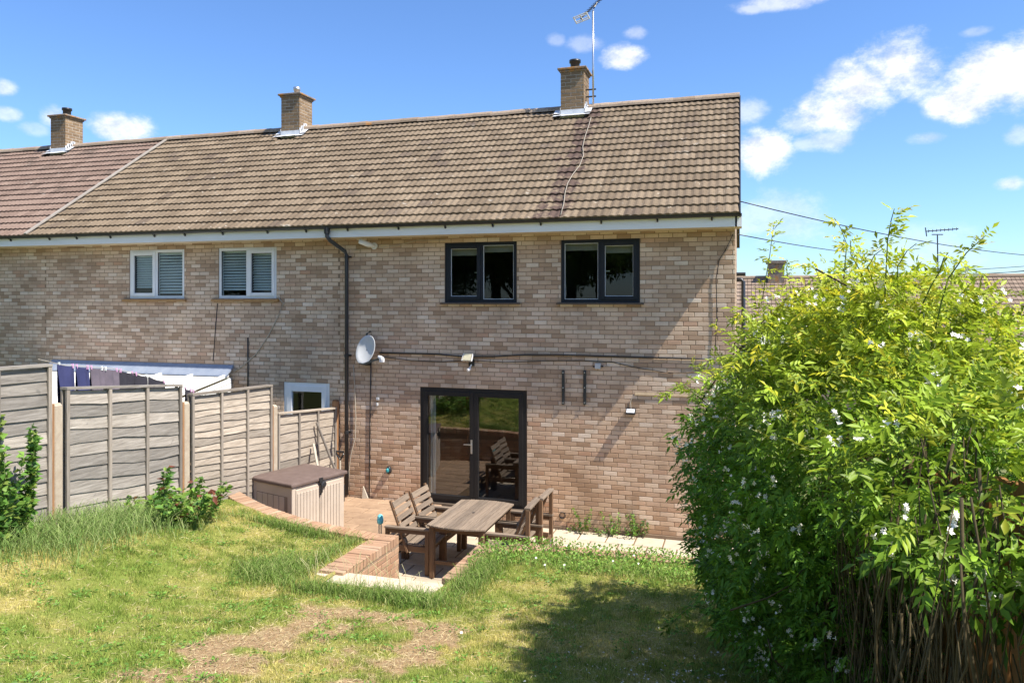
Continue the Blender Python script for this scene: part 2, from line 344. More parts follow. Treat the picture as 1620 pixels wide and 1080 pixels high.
def vnoise(x, y, s=1.0):
    x = np.asarray(x, float)*s+100; y = np.asarray(y, float)*s+100; xi = np.floor(x).astype(int); yi = np.floor(y).astype(int)
    fx = x-xi; fy = y-yi; fx = fx*fx*(3-2*fx); fy = fy*fy*(3-2*fy)
    g = lambda a, b: _T[a % 64, b % 64]
    return (g(xi, yi)*(1-fx)+g(xi+1, yi)*fx)*(1-fy)+(g(xi, yi+1)*(1-fx)+g(xi+1, yi+1)*fx)*fy
def fbm(x, y, s=1., o=4):
    t = 0; a = .5
    for i in range(o): t = t+a*vnoise(x, y, s); s *= 2.1; a *= .5
    return t/(1-.5**o)

# bricks ------------------------------------------------------------
def brick_geo(mb, L, H, depth, ch=.004, dy=0., cx=0., cz=0., M=None):
    x, z = L/2, H/2
    P = [(-x,depth,-z),(x,depth,-z),(x,depth,z),(-x,depth,z), (-x,ch,-z),(x,ch,-z),(x,ch,z),(-x,ch,z),
         (-x+ch,0,-z+ch),(x-ch,0,-z+ch),(x-ch,0,z-ch),(-x+ch,0,z-ch)]
    P = [Vector((a+cx, b+dy, c+cz)) for a, b, c in P]
    if M: P = [M @ p for p in P]
    mb.poly(P, [(8,9,10,11),(4,5,9,8),(5,6,10,9),(6,7,11,10),(7,4,8,11),(0,1,5,4),(1,2,6,5),(2,3,7,6),(3,0,4,7)])
def cuts(a, b, holes):
    segs = [(a, b)]
    for h0, h1 in holes:
        n = []
        for s0, s1 in segs:
            if h1 <= s0 or h0 >= s1: n.append((s0, s1)); continue
            if h0 > s0: n.append((s0, h0))
            if h1 < s1: n.append((h1, s1))
        segs = n
    return segs
FULL = {}
def full_brick(mat, L=.215, H=.065, depth=.03):
    k = (mat.name, L, H)
    if k not in FULL:
        mb = MB(); brick_geo(mb, L, H, depth); FULL[k] = mb.mesh('brick', mat)
    return FULL[k]
def lay_bricks(parent, mat, M, u0, u1, z0, z1, holes, n_ind, score, skew=0., local=False, field='brick_field', seed=1):
    """courses of 75 mm on the plane M (x along, -y outwards, z up); the n_ind bricks with best score become objects"""
    rnd = random.Random(seed); full = []; rest = MB(); g = .225; c = .075
    for k in range(int(round((z1-z0)/c))):
        zc = z0+(k+.5)*c; hs = [(h[0]-.005, h[1]+.005) for h in holes if h[2] < zc < h[3]]
        off = (k % 2)*g/2+random.Random(int(round(zc*1000))).choice((0, 0, 0, .03, -.02)); i0 = math.floor((u0-off)/g)
        for i in range(i0, int((u1-off)/g)+2):
            a = i*g+off+.005; b = a+g-.01
            for s0, s1 in cuts(max(a, u0), min(b, u1), hs):
                L = s1-s0
                if L < .035: continue
                cx = (s0+s1)/2; dy = rnd.uniform(-.0006, .0006)
                if abs(L-.215) < 1e-3: full.append((score(cx, zc), cx, zc, dy))
                else: brick_geo(rest, L, .065, .03, dy=dy, cx=cx, cz=zc, M=M)
    full.sort(key=lambda t: -t[0])
    for j, (sc_, cx, zc, dy) in enumerate(full):
        if j < n_ind and sc_ > -1e8:
            R = Euler((rnd.gauss(0, .0015), rnd.gauss(0, .002), rnd.gauss(0, .0015))).to_matrix().to_4x4()
            inst('brick', full_brick(mat), parent, M @ Matrix.Translation((cx, dy, zc)) @ R, local)
        else: brick_geo(rest, .215, .065, .03, dy=dy, cx=cx, cz=zc, M=M)
    if rest.v: rest.build(field, mat, parent, local, kind='stuff')

# ------------------------------------------------------------------ ground, lawn, terraces
def sstep(a, b, x): t = np.clip((np.asarray(x, float)-a)/(b-a), 0, 1); return t*t*(3-2*t)
def lz(x, y):
    x = np.asarray(x, float); y = np.maximum(np.asarray(y, float), -12.5)
    zl = .88+.155*(-2.85-y); u = np.maximum(0, -4.9-y); zr = .775+.19*u*u/(u+.5)
    t = sstep(-4.5, -7.3, x); return zr*(1-t)+zl*t+.03*(fbm(x, y, .8, 2)-.5)
# lawn edge: patio-side line of the retaining walls
CURVE = [(-7.08, -2.86), (-6.75, -3.06), (-6.4, -3.24), (-6.0, -3.39), (-5.6, -3.50), (-5.2, -3.57), (-4.8, -3.60), (-4.44, -3.61)]
def yb(x):
    if x <= -4.44: return np.interp(x, [p[0] for p in CURVE], [p[1] for p in CURVE])-.12
    if x < -4.30: return -3.75
    if x < -2.98: return -5.22
    return np.interp(x, [-2.98, -2.4, 2, 20], [-3.72, -3.5, -3.4, -3.4])
PD = -0.05            # lower patio level
TR = 0.20             # raised terrace level
g = MB(); g.quad((-900, -900, -.3), (900, -900, -.3), (900, 900, -.3), (-900, 900, -.3))
go = g.build('ground', simple('rough_grass', (.10, .13, .035), (.15, .15, .06), 1.2, 1, .5, 20)); tag(go, 'rough grassy ground around the houses', 'ground', kind='structure')

def band(x, y):          # worn strips in front of the steps
    n = fbm(x, y, 1.6, 4); nn = fbm(x+9, y-5, 4.5, 3)
    l = np.exp(-((x+3.55+.05*(y+7.5)+(n-.5)*.7)/.26)**2)*sstep(-10.5, -9, y)*(1-sstep(-6.4, -6.0, y))
    r = np.exp(-((x+2.42-.03*(y+7.5)+(n-.5)*.6)/.25)**2)*sstep(-10.5, -9, y)*(1-sstep(-6.4, -6.0, y))
    t = np.exp(-((y+6.3+(n-.5)*.6)/.22)**2)*sstep(-3.9, -3.6, x)*(1-sstep(-2.4, -2.1, x))
    inn = .55*sstep(-3.8, -3.4, x)*(1-sstep(-2.5, -2.2, x))*(1-sstep(-6.3, -6.0, y))*sstep(.46, .66, nn)
    sh = np.maximum.reduce([l, r, t, inn]); rag = fbm(x+31, y+17, 5.5, 4)
    return sstep(.50, .72, sh*.62+(rag-.5)*1.5+.34)*np.clip(sh*2.2, 0, 1)
def dry(x, y):           # yellowed turf
    d = sstep(.42, .72, fbm(x+3, y+8, .9, 4))*.75+sstep(.5, .75, fbm(x-7, y+1, 3.1, 3))*.45
    d += .5*np.exp(-((x+5.2)/.9)**2-((y+4.6)/.8)**2)+.55*np.exp(-((x+1.9)/1.0)**2-((y+4.75)/.35)**2)
    return np.clip(d, 0, 1)
GRN = np.array((.24, .33, .06)); YEL = np.array((.58, .50, .17)); DRT = np.array((.42, .285, .165)); LUSH = np.array((.06, .125, .022))
xs = np.concatenate([np.arange(-7.16, 1.6, .055), [2.2, 3, 5, 8, 12, 18]]); ny1, ny2 = 115, 12
V = []; tt = np.linspace(0, 1, ny1)
for x in xs:
    y0 = yb(x); ys = np.concatenate([y0+(-9.6-y0)*tt, np.linspace(-10.4, -48, ny2)])
    V.append(np.stack([np.full_like(ys, x), ys, lz(np.full_like(ys, x), ys)], 1))
V = np.concatenate(V); nyt = ny1+ny2; nx = len(xs)
ii = np.arange(nx-1)[:, None]*nyt+np.arange(nyt-1)[None, :]; F = np.stack([ii, ii+1, ii+nyt+1, ii+nyt], -1).reshape(-1, 4)
F = F[:, ::-1] if np.cross(V[F[0, 1]]-V[F[0, 0]], V[F[0, 2]]-V[F[0, 0]])[2] < 0 else F
bd = np.clip(band(V[:, 0], V[:, 1])*1.25, 0, 1)[:, None]; dr = dry(V[:, 0], V[:, 1])[:, None]
C = GRN*.8+(YEL*.75-GRN*.8)*np.clip(dr+.15, 0, 1); C = C*(1-bd)+DRT*bd
lawn = np_mesh('lawn', V, F, C, MAT['lawn']); tag(lawn, 'sloping back lawn with worn yellow patches', 'lawn', kind='structure')
lawn.data.polygons.foreach_set('use_smooth', [True]*len(lawn.data.polygons))

# lower patio of pale slabs, raised terrace of orange pavers
def paving(name, x0, x1, y0, y1, z, w, h, mat, label, seed, jx=.0):
    r = random.Random(seed); mb = MB(); mb.box(x0, x1, y0, y1, z-.25, z-.012)
    base = mb.build(name, MAT['soil']); tag(base, label, 'paving', kind='structure')
    me = {}
    row = 0; y = y0
    while y < y1-.02:
        hh = min(h, y1-y); x = x0-(row % 2)*jx*w
        while x < x1-.02:
            a = max(x, x0); b = min(x+w, x1)
            if b-a > .04:
                k = (round(b-a, 3), round(hh, 3))
                if k not in me:
                    m = MB(); X, Y = k[0]/2-.010, k[1]/2-.010; cz = .010
                    m.poly([(-X,-Y,-.03),(X,-Y,-.03),(X,Y,-.03),(-X,Y,-.03),(-X,-Y,-cz),(X,-Y,-cz),(X,Y,-cz),(-X,Y,-cz),(-X+cz,-Y+cz,0),(X-cz,-Y+cz,0),(X-cz,Y-cz,0),(-X+cz,Y-cz,0)],
                           [(8,9,10,11),(4,5,9,8),(5,6,10,9),(6,7,11,10),(7,4,8,11),(0,1,5,4),(1,2,6,5),(2,3,7,6),(3,0,4,7)])
                    me[k] = m.mesh('paving_slab', mat)
                inst('paving_slab', me[k], base, Matrix.Translation(((a+b)/2, y+hh/2, z+r.uniform(-.002, .002))) @ Euler((r.gauss(0, .003), r.gauss(0, .003), 0)).to_matrix().to_4x4())
            x += w
        y += h; row += 1
    return base
paving('patio', -4.98, 1.2, -3.62, -.02, PD, .45, .45, MAT['slab'], 'lower patio of pale paving slabs beside the house wall', 3, .5)
paving('terrace', -7.02, -5.0, -3.6, -.02, TR, .6, .3, MAT['terracotta'], 'raised terrace of orange pavers below the satellite dish', 4, .5)

# ------------------------------------------------------------------ the terrace of houses
EY, EZ, RY, RZ = -.42, 5.11, 3.58, 7.88
ALPHA = math.atan2(RZ-EZ, RY-EY); SL = math.hypot(RZ-EZ, RY-EY); NC = 17; GA = SL/NC; TW = .25
def rp(x, s, h=0): return Vector((x, EY+s*math.cos(ALPHA)-h*math.sin(ALPHA), EZ+s*math.sin(ALPHA)+h*math.cos(ALPHA)))
def tile_geo(mb, w=TW, M=None, nseg=10):
    L = .36; P = []; n = nseg
    for i in range(n+1):
        u = i/n; x = u*w; hw = .008*(1+math.cos(4*math.pi*u*(w/TW)+math.pi))
        P += [(x, 0, .046+hw-.038), (x, 0, .046+hw-.004), (x, .006, .046+hw), (x, L, .006+hw)]
    F = []
    for i in range(n):
        a = 4*i; b = a+4; F += [(a, b, b+1, a+1), (a+1, b+1, b+2, a+2), (a+2, b+2, b+3, a+3)]
    F += [(0, 1, 2, 3), (4*n+3, 4*n+2, 4*n+1, 4*n)]
    P = [M @ Vector(p) for p in P] if M else P
    mb.poly(P, F)
RX = Matrix.Rotation(ALPHA, 4, 'X')
def make_roof(root, x0, x1, mat, n_ind, seed, holes=()):
    r = random.Random(seed); mb = MB(); a = rp(x0, .12, -.02); b = rp(x1, .12, -.02); c = rp(x1, SL, -.02); d = rp(x0, SL, -.02)
    back = lambda p: Vector((p.x, 2*RY-p.y, p.z)); dn = Vector((0, 0, -.06))
    for A, B, C_, D_ in ((a, b, c, d), (back(b), back(a), back(d), back(c))):
        mb.poly([A, B, C_, D_, A+dn, B+dn, C_+dn, D_+dn], [(0,1,2,3),(7,6,5,4),(0,4,5,1),(1,5,6,2),(3,2,6,7),(0,3,7,4)])
    roof = mb.build('roof', mat, root)
    t = MB(); tile_geo(t); me = t.mesh('roof_tile', mat); rest = MB()
    n = int(round((x1-x0)/TW)); w = (x1-x0)/n; cand = []
    for i in range(NC):
        for j in range(n):
            x = x0+j*w; p = rp(x+w/2, i*GA)
            M = Matrix.Translation(rp(x, i*GA-.03, r.uniform(0, .003))) @ RX @ Matrix.Scale(w/TW, 4, (1, 0, 0)) @ Euler((r.gauss(0, .004), r.gauss(0, .004), r.gauss(0, .004))).to_matrix().to_4x4()
            hid = any(h0 < p.x < h1 and p.y > 3.0 for h0, h1 in holes)
            dist = (p-Vector((0, -D, ZC))).length
            vis = p.x > -15.6
            if hid: continue
            cand.append((dist if vis else 1e6+dist, M))
    cand.sort(key=lambda q: q[0])
    for k, (d_, M) in enumerate(cand):
        if k < n_ind and d_ < 1e6: inst('roof_tile', me, roof, M)
        else: tile_geo(rest, M=M)
    if rest.v: rest.build('roof_tile_field', mat, roof, kind='stuff')
    # ridge tiles
    m = MB(); N = 8; L = .46
    for xx, rr in ((0, .115), (L-.02, .12)):
        for k in range(N+1):
            tt_ = math.pi*(k/N)*1.0; m.v.append((xx, -math.cos(tt_)*rr*1.1, math.sin(tt_)*rr))
    for k in range(N): m.f.append((k, k+1, N+1+k+1, N+1+k))
    m.f.append(tuple(range(N, -1, -1))); m.f.append(tuple(range(N+1, 2*N+2)))
    rme = m.mesh('ridge_tile', MAT['ridge']); x = x0; nn = int((x1-x0)/L)+1; st = (x1-x0)/nn
    for k in range(nn):
        cxx = x0+k*st
        if any(h0 < cxx+st*.3 and cxx+st*.7 < h1 for h0, h1 in holes): continue
        inst('ridge_tile', rme, roof, Matrix.Translation((cxx, RY, RZ-.005+r.uniform(-.006, .006))) @ Euler((0, r.gauss(0, .006), r.gauss(0, .004))).to_matrix().to_4x4())
    return roof
def make_chimney(root, x0, x1, y0, y1, ztop, pot, seed):
    zb = 7.35; mb = MB(); mb.box(x0+.005, x1-.005, y0+.005, y1-.005, 7.0, ztop); ch = mb.build('chimney', MAT['mortar_light'], root)
    k0 = math.ceil(zb/.075)*.075; mt = MAT['chimney_brick']; r = random.Random(seed)
    for face in range(4):
        if face == 0: M = Matrix.Translation((0, y0, 0)); u0, u1 = x0, x1
        elif face == 1: M = Matrix.Translation((x1, 0, 0)) @ Matrix.Rotation(math.pi/2, 4, 'Z'); u0, u1 = y0, y1
        elif face == 2: M = Matrix.Translation((0, y1, 0)) @ Matrix.Rotation(math.pi, 4, 'Z'); u0, u1 = -x1, -x0
        else: M = Matrix.Translation((x0, 0, 0)) @ Matrix.Rotation(-math.pi/2, 4, 'Z'); u0, u1 = -y1, -y0
        z = ztop-.0375; k = 0
        while z > zb:
            u = u0+.002; first = (.215 if (k+face) % 2 == 0 else .1025); rem = u1-.002
            while u < rem-.03:
                L = min(first, rem-u); first = .215
                if rem-(u+L) < .05: L = rem-u
                inst('brick', full_brick(mt, round(L, 3)), ch, M @ Matrix.Translation((u+L/2, r.uniform(-.002, .002), z)))
                u += L+.01
            z -= .075; k += 1
    c = MB(); o = .05
    for (e, za, zb_) in ((.025, ztop, ztop+.04), (.06, ztop+.04, ztop+.085)): c.box(x0-e, x1+e, y0-e, y1+e, za, zb_)
    cx, cy = (x0+x1)/2, (y0+y1)/2; e = .05
    c.poly([(x0-e, y0-e, ztop+.085), (x1+e, y0-e, ztop+.085), (x1+e, y1+e, ztop+.085), (x0-e, y1+e, ztop+.085), (cx-.1, cy-.1, ztop+.13), (cx+.1, cy-.1, ztop+.13), (cx+.1, cy+.1, ztop+.13), (cx-.1, cy+.1, ztop+.13)],
           [(0,1,5,4),(1,2,6,5),(2,3,7,6),(3,0,4,7),(4,5,6,7)])
    c.build('chimney_cap', MAT['cap'], ch, bevel=.008)
    p = MB()
    if pot == 'dark': p.lathe([(.10, 0), (.10, .14), (.125, .145), (.125, .20), (.10, .2), (.09, .1)], Matrix.Translation((cx, cy, ztop+.12)))
    else: p.lathe([(.07, 0), (.07, .1), (.085, .11), (.085, .18), (.07, .18), (.06, .1)], Matrix.Translation((cx, cy, ztop+.12)))
    p.build('chimney_pot', MAT['black'] if pot == 'dark' else MAT['alu'], ch, smooth=True)
    # lead apron, back and stepped side flashing
    f = MB(); zf = EZ+(y0-EY)*math.tan(ALPHA)
    f.box(x0-.02, x1+.02, y0-.010, y0-.004, zf-.02, zf+.15)
    nseg = 9
    for k in range(nseg):
        xa = x0-.14+(x1-x0+.28)*k/nseg; xb = x0-.14+(x1-x0+.28)*(k+1)/nseg; dz = r.uniform(-.02, .03)
        pa = [Vector((xa, y0-.006, zf+.05)), Vector((xb, y0-.006, zf+.05)), Vector((xb, y0-.17+dz, zf-.12*math.tan(ALPHA)+.075)), Vector((xa, y0-.17+dz, zf-.12*math.tan(ALPHA)+.075))]
        f.poly(pa, [(0, 3, 2, 1)])
    for sx_, xx in ((1, x1), (-1, x0)):
        ns = 5
        for k in range(ns):
            ya = y0+(RY-y0)*k/ns; yb_ = y0+(RY-y0)*(k+1)/ns; za = EZ+(ya-EY)*math.tan(ALPHA)
            f.box(min(xx+sx_*.003, xx+sx_*.012), max(xx+sx_*.003, xx+sx_*.012), ya-.01, yb_+.02, za-.02, za+.20+.02*(k % 2))
            q0 = Vector((xx+sx_*.01, ya-.02, za+.075)); q1 = Vector((xx+sx_*.15, ya-.02, za+.075)); dzz = (yb_-ya+.02)*math.tan(ALPHA); dd = Vector((0, yb_-ya+.02, dzz))
            f.poly([q0, q1, q1+dd, q0+dd], [(0, 1, 2, 3) if sx_ > 0 else (3, 2, 1, 0)])
    f.build('lead_flashing', MAT['lead'], ch)
    return ch
def gutter(root, x0, x1, n_br, r):
    m = MB(); N = 8; R_ = .045; yc = EY; zc = 5.108
    for xx in (x0, x1):
        for k in range(N+1):
            t = math.pi+math.pi*k/N; m.v.append((xx, yc+R_*math.cos(t), zc+R_*math.sin(t)))
        for k in range(N+1):
            t = 2*math.pi-math.pi*k/N; m.v.append((xx, yc+(R_-.006)*math.cos(t), zc+(R_-.006)*math.sin(t)))
    K = 2*(N+1)
    for k in range(K): m.f.append((k, (k+1) % K, K+(k+1) % K, K+k))
    m.f.append(tuple(range(K))[::-1]); m.f.append(tuple(range(K, 2*K)))
    m.build('gutter', MAT['black'], root)
    for k in range(n_br):
        x = x0+(k+.5)*(x1-x0)/n_br+r.uniform(-.1, .1); b = MB(); pts = []
        for j in range(7):
            t = math.pi*1.02+math.pi*j/6.2; pts.append((x, yc+.049*math.cos(t), zc+.049*math.sin(t)))
        for p, q_ in zip(pts[:-1], pts[1:]): b.bar(p, q_, .03, .006, (0, 0, 1))
        b.bar((x, -.372, 5.025), (x, yc+.02, 5.05), .025, .03); b.build('gutter_bracket', MAT['black'], root)
    m = MB(); m.box(x0, x1, -.370, -.348, 4.915, 5.10); m.build('fascia', MAT['fascia'], root)
    m = MB(); m.box(x0, x1, -.347, -.002, 4.912, 4.93); m.build('soffit', MAT['soffit'], root)
def wall_core(root, x0, x1, holes, gable_left=False, gable_right=False):
    xs_ = sorted({x0, x1, *[h[0] for h in holes], *[h[1] for h in holes]}); zs = sorted({-.3, 4.93, *[h[2] for h in holes], *[h[3] for h in holes]})
    m = MB(); Y = .005
    for a, b in zip(xs_[:-1], xs_[1:]):
        for c_, d_ in zip(zs[:-1], zs[1:]):
            if any(h[0] <= a and b <= h[1] and h[2] <= c_ and d_ <= h[3] for h in holes): continue
            m.quad((a, Y, c_), (b, Y, c_), (b, Y, d_), (a, Y, d_))
    for h in holes:
        a, b, c_, d_ = h[:4]; E_ = .13
        m.quad((a, Y, c_), (a, Y, d_), (a, E_, d_), (a, E_, c_)); m.quad((b, Y, c_), (b, E_, c_), (b, E_, d_), (b, Y, d_))
        m.quad((a, Y, d_), (b, Y, d_), (b, E_, d_), (a, E_, d_)); m.quad((a, Y, c_), (a, E_, c_), (b, E_, c_), (b, Y, c_))
    yb_ = 2*RY
    m.quad((x1, yb_, -.3), (x0, yb_, -.3), (x0, yb_, 4.93), (x1, yb_, 4.93))
    for xx, on in ((x0, gable_left), (x1, gable_right)):
        if on:
            m.poly([(xx, .005, -.3), (xx, yb_, -.3), (xx, yb_, 5.2), (xx, RY, RZ-.14), (xx, .005, 5.2)], [(0, 1, 2, 3, 4)])
    return m.build('wall', MAT['mortar'], root)
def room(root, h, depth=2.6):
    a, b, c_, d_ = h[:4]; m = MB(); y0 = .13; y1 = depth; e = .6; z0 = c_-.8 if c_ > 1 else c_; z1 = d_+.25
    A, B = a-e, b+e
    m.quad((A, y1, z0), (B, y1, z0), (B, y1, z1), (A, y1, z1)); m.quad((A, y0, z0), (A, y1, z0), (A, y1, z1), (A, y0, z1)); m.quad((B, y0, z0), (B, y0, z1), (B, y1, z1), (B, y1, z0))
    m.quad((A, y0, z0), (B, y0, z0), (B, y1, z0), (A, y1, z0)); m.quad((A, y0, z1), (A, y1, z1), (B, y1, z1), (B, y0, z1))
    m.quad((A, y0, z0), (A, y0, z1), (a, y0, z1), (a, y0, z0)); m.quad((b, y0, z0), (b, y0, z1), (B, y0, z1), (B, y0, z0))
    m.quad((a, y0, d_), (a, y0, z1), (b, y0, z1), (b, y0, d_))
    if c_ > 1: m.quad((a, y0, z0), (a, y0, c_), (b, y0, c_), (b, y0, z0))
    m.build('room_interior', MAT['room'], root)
def frame_mb(x0, x1, z0, z1, w, y0, y1):
    m = MB(); m.box(x0, x0+w, y0, y1, z0, z1); m.box(x1-w, x1, y0, y1, z0, z1); m.box(x0+w, x1-w, y0, y1, z1-w, z1); m.box(x0+w, x1-w, y0, y1, z0, z0+w); return m
def window(root, x0, x1, z0, z1, mat, split, sash_side, yf=.012, fw=.055, sashw=.055, blind=None, sill=None):
    m = frame_mb(x0, x1, z0, z1, fw, yf, yf+.07); xm = x0+(x1-x0)*split; m.box(xm-.032, xm+.032, yf, yf+.07, z0+fw, z1-fw)
    wdw = m.build('window', mat, root, bevel=.004)
    sides = [(x0+fw, xm-.032), (xm+.032, x1-fw)]
    for k, (a, b) in enumerate(sides):
        c_, d_ = z0+fw, z1-fw
        if k == sash_side:
            frame_mb(a-.012, b+.012, c_-.012, d_+.012, sashw+.012, yf-.014, yf+.045).build('sash', mat, wdw, bevel=.004); a += sashw; b -= sashw; c_ += sashw; d_ -= sashw
        g_ = MB(); g_.box(a-.006, b+.006, yf+.028, yf+.034, c_-.006, d_+.006); g_.build('pane', MAT['glass'], wdw)
        frame_mb(a-.004, b+.004, c_-.004, d_+.004, .012, yf+.012, yf+.027).build('glazing_bead', MAT['lead'] if mat is MAT['anthracite'] else MAT['black'], wdw)
        if blind == 'venetian':
            bl = MB(); n = 14; top = d_; bot = c_+(.10 if k == 0 else .04)
            for i in range(n):
                zz = bot+(top-bot)*i/n; bl.poly([(a-.02, yf+.075, zz+.004), (b+.02, yf+.075, zz+.004), (b+.02, yf+.105, zz+.045), (a-.02, yf+.105, zz+.045)], [(0, 1, 2, 3)])
            bl.box(a-.02, b+.02, yf+.075, yf+.115, d_-.02, d_+.02); bl.build('venetian_blind', MAT['blind'], wdw)
        if blind == 'roller':
            bl = MB(); bl.box(a-.03, b+.03, yf+.12, yf+.125, d_-.10, d_+.03); bl.box(a-.03, b+.03, yf+.115, yf+.13, d_-.115, d_-.10); bl.build('roller_blind', simple('dim_blind', (.34, .32, .28), (.3, .28, .25), 3, .8, 0), wdw)
    if sash_side >= 0:
        a, b = sides[sash_side]; h = MB(); xx = a+.02 if sash_side == 1 else b-.02; zz = (z0+z1)/2
        h.box(xx-.012, xx+.012, yf+.046, yf+.06, zz-.05, zz+.05); h.bar((xx, yf+.065, zz), (xx+(.1 if sash_side == 1 else -.1), yf+.07, zz), .02, .014); h.build('window_handle', MAT['upvc'] if mat is not MAT['anthracite'] else MAT['alu'], wdw)
    if sill:
        s = MB(); e = .07
        if sill == 'tile':
            s.prism([(x0-.14, -.055, z0-.06), (x0-.14, .03, z0-.06), (x0-.14, .03, z0-.004), (x0-.14, -.055, z0-.022)], (x1-x0+.2, 0, 0)); s.build('sill', MAT['sill'], wdw)
        else:
            s.prism([(x0-e, -.075, z0-.03), (x0-e, .03, z0-.03), (x0-e, .03, z0-.002), (x0-e, -.075, z0-.012)], (x1-x0+2*e, 0, 0)); s.build('sill', MAT['sill_dark'], wdw)
    return wdw

P1, P2 = -7.05, -14.03
# holes: x0,x1,z0,z1
HA = [(-4.975, -3.655, 3.75, 4.80), (-2.875, -1.56, 3.75, 4.80), (-5.445, -3.475, .225, 2.25)]
HB = [(-11.85, -10.515, 3.825, 4.80), (-9.705, -8.405, 3.825, 4.80), (-8.245, -7.27, .225, 2.25)]
IY = Matrix()
def wall_score(lo, hi):
    return lambda x, z: (-abs(x-hi) if lo < x < hi else -1e9) if True else 0
def house(name, x0, x1, tile, holes, label, cat, chim, pot, seed, n_tiles, score, rx1=None, gl=True, gr=True):
    root = thing(name, ((x0+x1)/2, 3, -.05), label, cat)
    wl = wall_core(root, x0, x1, holes, gl, gr)
    lay_bricks(wl, MAT['brick'], Matrix(), x0, x1, -.225, 4.95, holes, 300, score, seed=seed)
    make_roof(root, x0, x1 if rx1 is None else rx1, tile, n_tiles, seed, [(chim-.02, chim+.52)])
    make_chimney(root, chim, chim+.505, 3.3, 3.86, 8.64, pot, seed)
    r = random.Random(seed); gutter(root, x0, x1 if rx1 is None else rx1+.03, 8, r)
    return root
def sc_a(x, z):
    if x > -1.05 and z < 3.6: return -1e9
    if x > -.2: return -1e9
    return x-abs(z-3.2)*.25
def sc_b(x, z): return x-abs(z-3.3)*.2 if z > 2.1 else -1e9
def sc_c(x, z): return x if z > 2.8 else -1e9
A = house('terraced_house', P1, -.07, MAT['tile_a'], HA, 'end-of-terrace brick house with black-framed windows and glazed patio doors', 'house', -3.655, 'dark', 21, 300, sc_a, 0.0, gr=True)
B = house('terraced_house', P2, P1-.002, MAT['tile_b'], HB, 'middle terraced brick house with white windows and venetian blinds', 'house', -10.53, 'silver', 22, 300, sc_b)
C_ = house('terraced_house', -21.0, P2-.002, MAT['tile_c'], [], 'left terraced brick house with pinkish-red tiled roof', 'house', -17.64, 'dark', 23, 300, sc_c, gl=True)
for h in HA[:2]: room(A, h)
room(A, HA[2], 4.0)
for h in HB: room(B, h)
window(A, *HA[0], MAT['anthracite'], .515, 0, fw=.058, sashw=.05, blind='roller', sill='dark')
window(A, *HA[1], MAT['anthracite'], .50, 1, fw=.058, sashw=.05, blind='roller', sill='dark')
window(B, *HB[0], MAT['upvc'], .49, 0, blind='venetian', sill='tile')
window(B, *HB[1], MAT['upvc'], .50, 1, blind='venetian', sill='tile')
m = MB(); m.box(-4.28, -4.0, 2.3, 2.34, 3.2, 4.55); m.build('interior_door', MAT['curtain'], A)
m = MB(); m.box(-4.34, -4.28, 2.25, 2.33, 3.2, 4.65); m.build('door_lining', MAT['whitepaint'], A)
# back door of the middle house
x0, x1, z0, z1 = HB[2]; dr_ = frame_mb(x0, x1, z0, z1, .07, .012, .09).build('back_door', MAT['upvc'], B, bevel=.004)
frame_mb(x0+.06, x1-.06, z0+.06, z1-.06, .11, 0., .06).build('door_leaf', MAT['upvc'], dr_, bevel=.004)
m = MB(); m.box(x0+.16, x1-.16, .03, .036, z0+.9, z1-.16); m.build('pane', MAT['glass'], dr_); m = MB(); m.box(x0+.16, x1-.16, .02, .05, z0+.1, z0+.9); m.build('door_panel', MAT['upvc'], dr_)
# patio doors
x0, x1, z0, z1 = HA[2]; yf = .004
pdoor = frame_mb(x0, x1, z0, z1, .075, yf, yf+.085).build('patio_door', MAT['doorframe'], A, bevel=.004)
xm = (x0+x1)/2+.03
for k, (a, b) in enumerate(((x0+.065, xm-.003), (xm+.003, x1-.065))):
    lf = frame_mb(a, b, z0+.06, z1-.065, .078, yf-.012, yf+.06).build('door_leaf', MAT['doorframe'], pdoor, bevel=.004)
    m = MB(); m.box(a+.07, b-.07, yf+.02, yf+.026, z0+.13, z1-.135); m.build('pane', MAT['doorglass'], pdoor)
m = MB(); m.box(xm-.055, xm-.025, yf-.026, yf-.012, 1.12, 1.36); m.bar((xm-.04, yf-.05, 1.28), (xm-.17, yf-.055, 1.28), .022, .016); m.tube([(xm-.04, yf-.05, 1.28), (xm-.04, yf-.015, 1.28)], .012); m.lathe([(.013, 0), (.013, .012), (0, .012)], Matrix.Translation((xm-.04, yf-.026, 1.17)) @ Matrix.Rotation(math.pi/2, 4, 'X'), 10)
m.build('door_handle', MAT['alu'], pdoor)
m = MB(); m.box(x0-.03, x1+.03, -.06, .1, .15, .222); m.build('threshold', MAT['sill_dark'], pdoor)
m = MB(); n = 26
for i in range(n):       # folded curtain inside the left leaf
    xa = x0+.13+.09*i/n; xb = x0+.13+.09*(i+1)/n; ya = .17+.025*math.sin(i*1.5); yb_ = .17+.025*math.sin((i+1)*1.5)
    m.quad((xa, ya, .24), (xb, yb_, .24), (xb, yb_, 2.2), (xa, ya, 2.2))
m.build('curtain', MAT['curtain'], A)
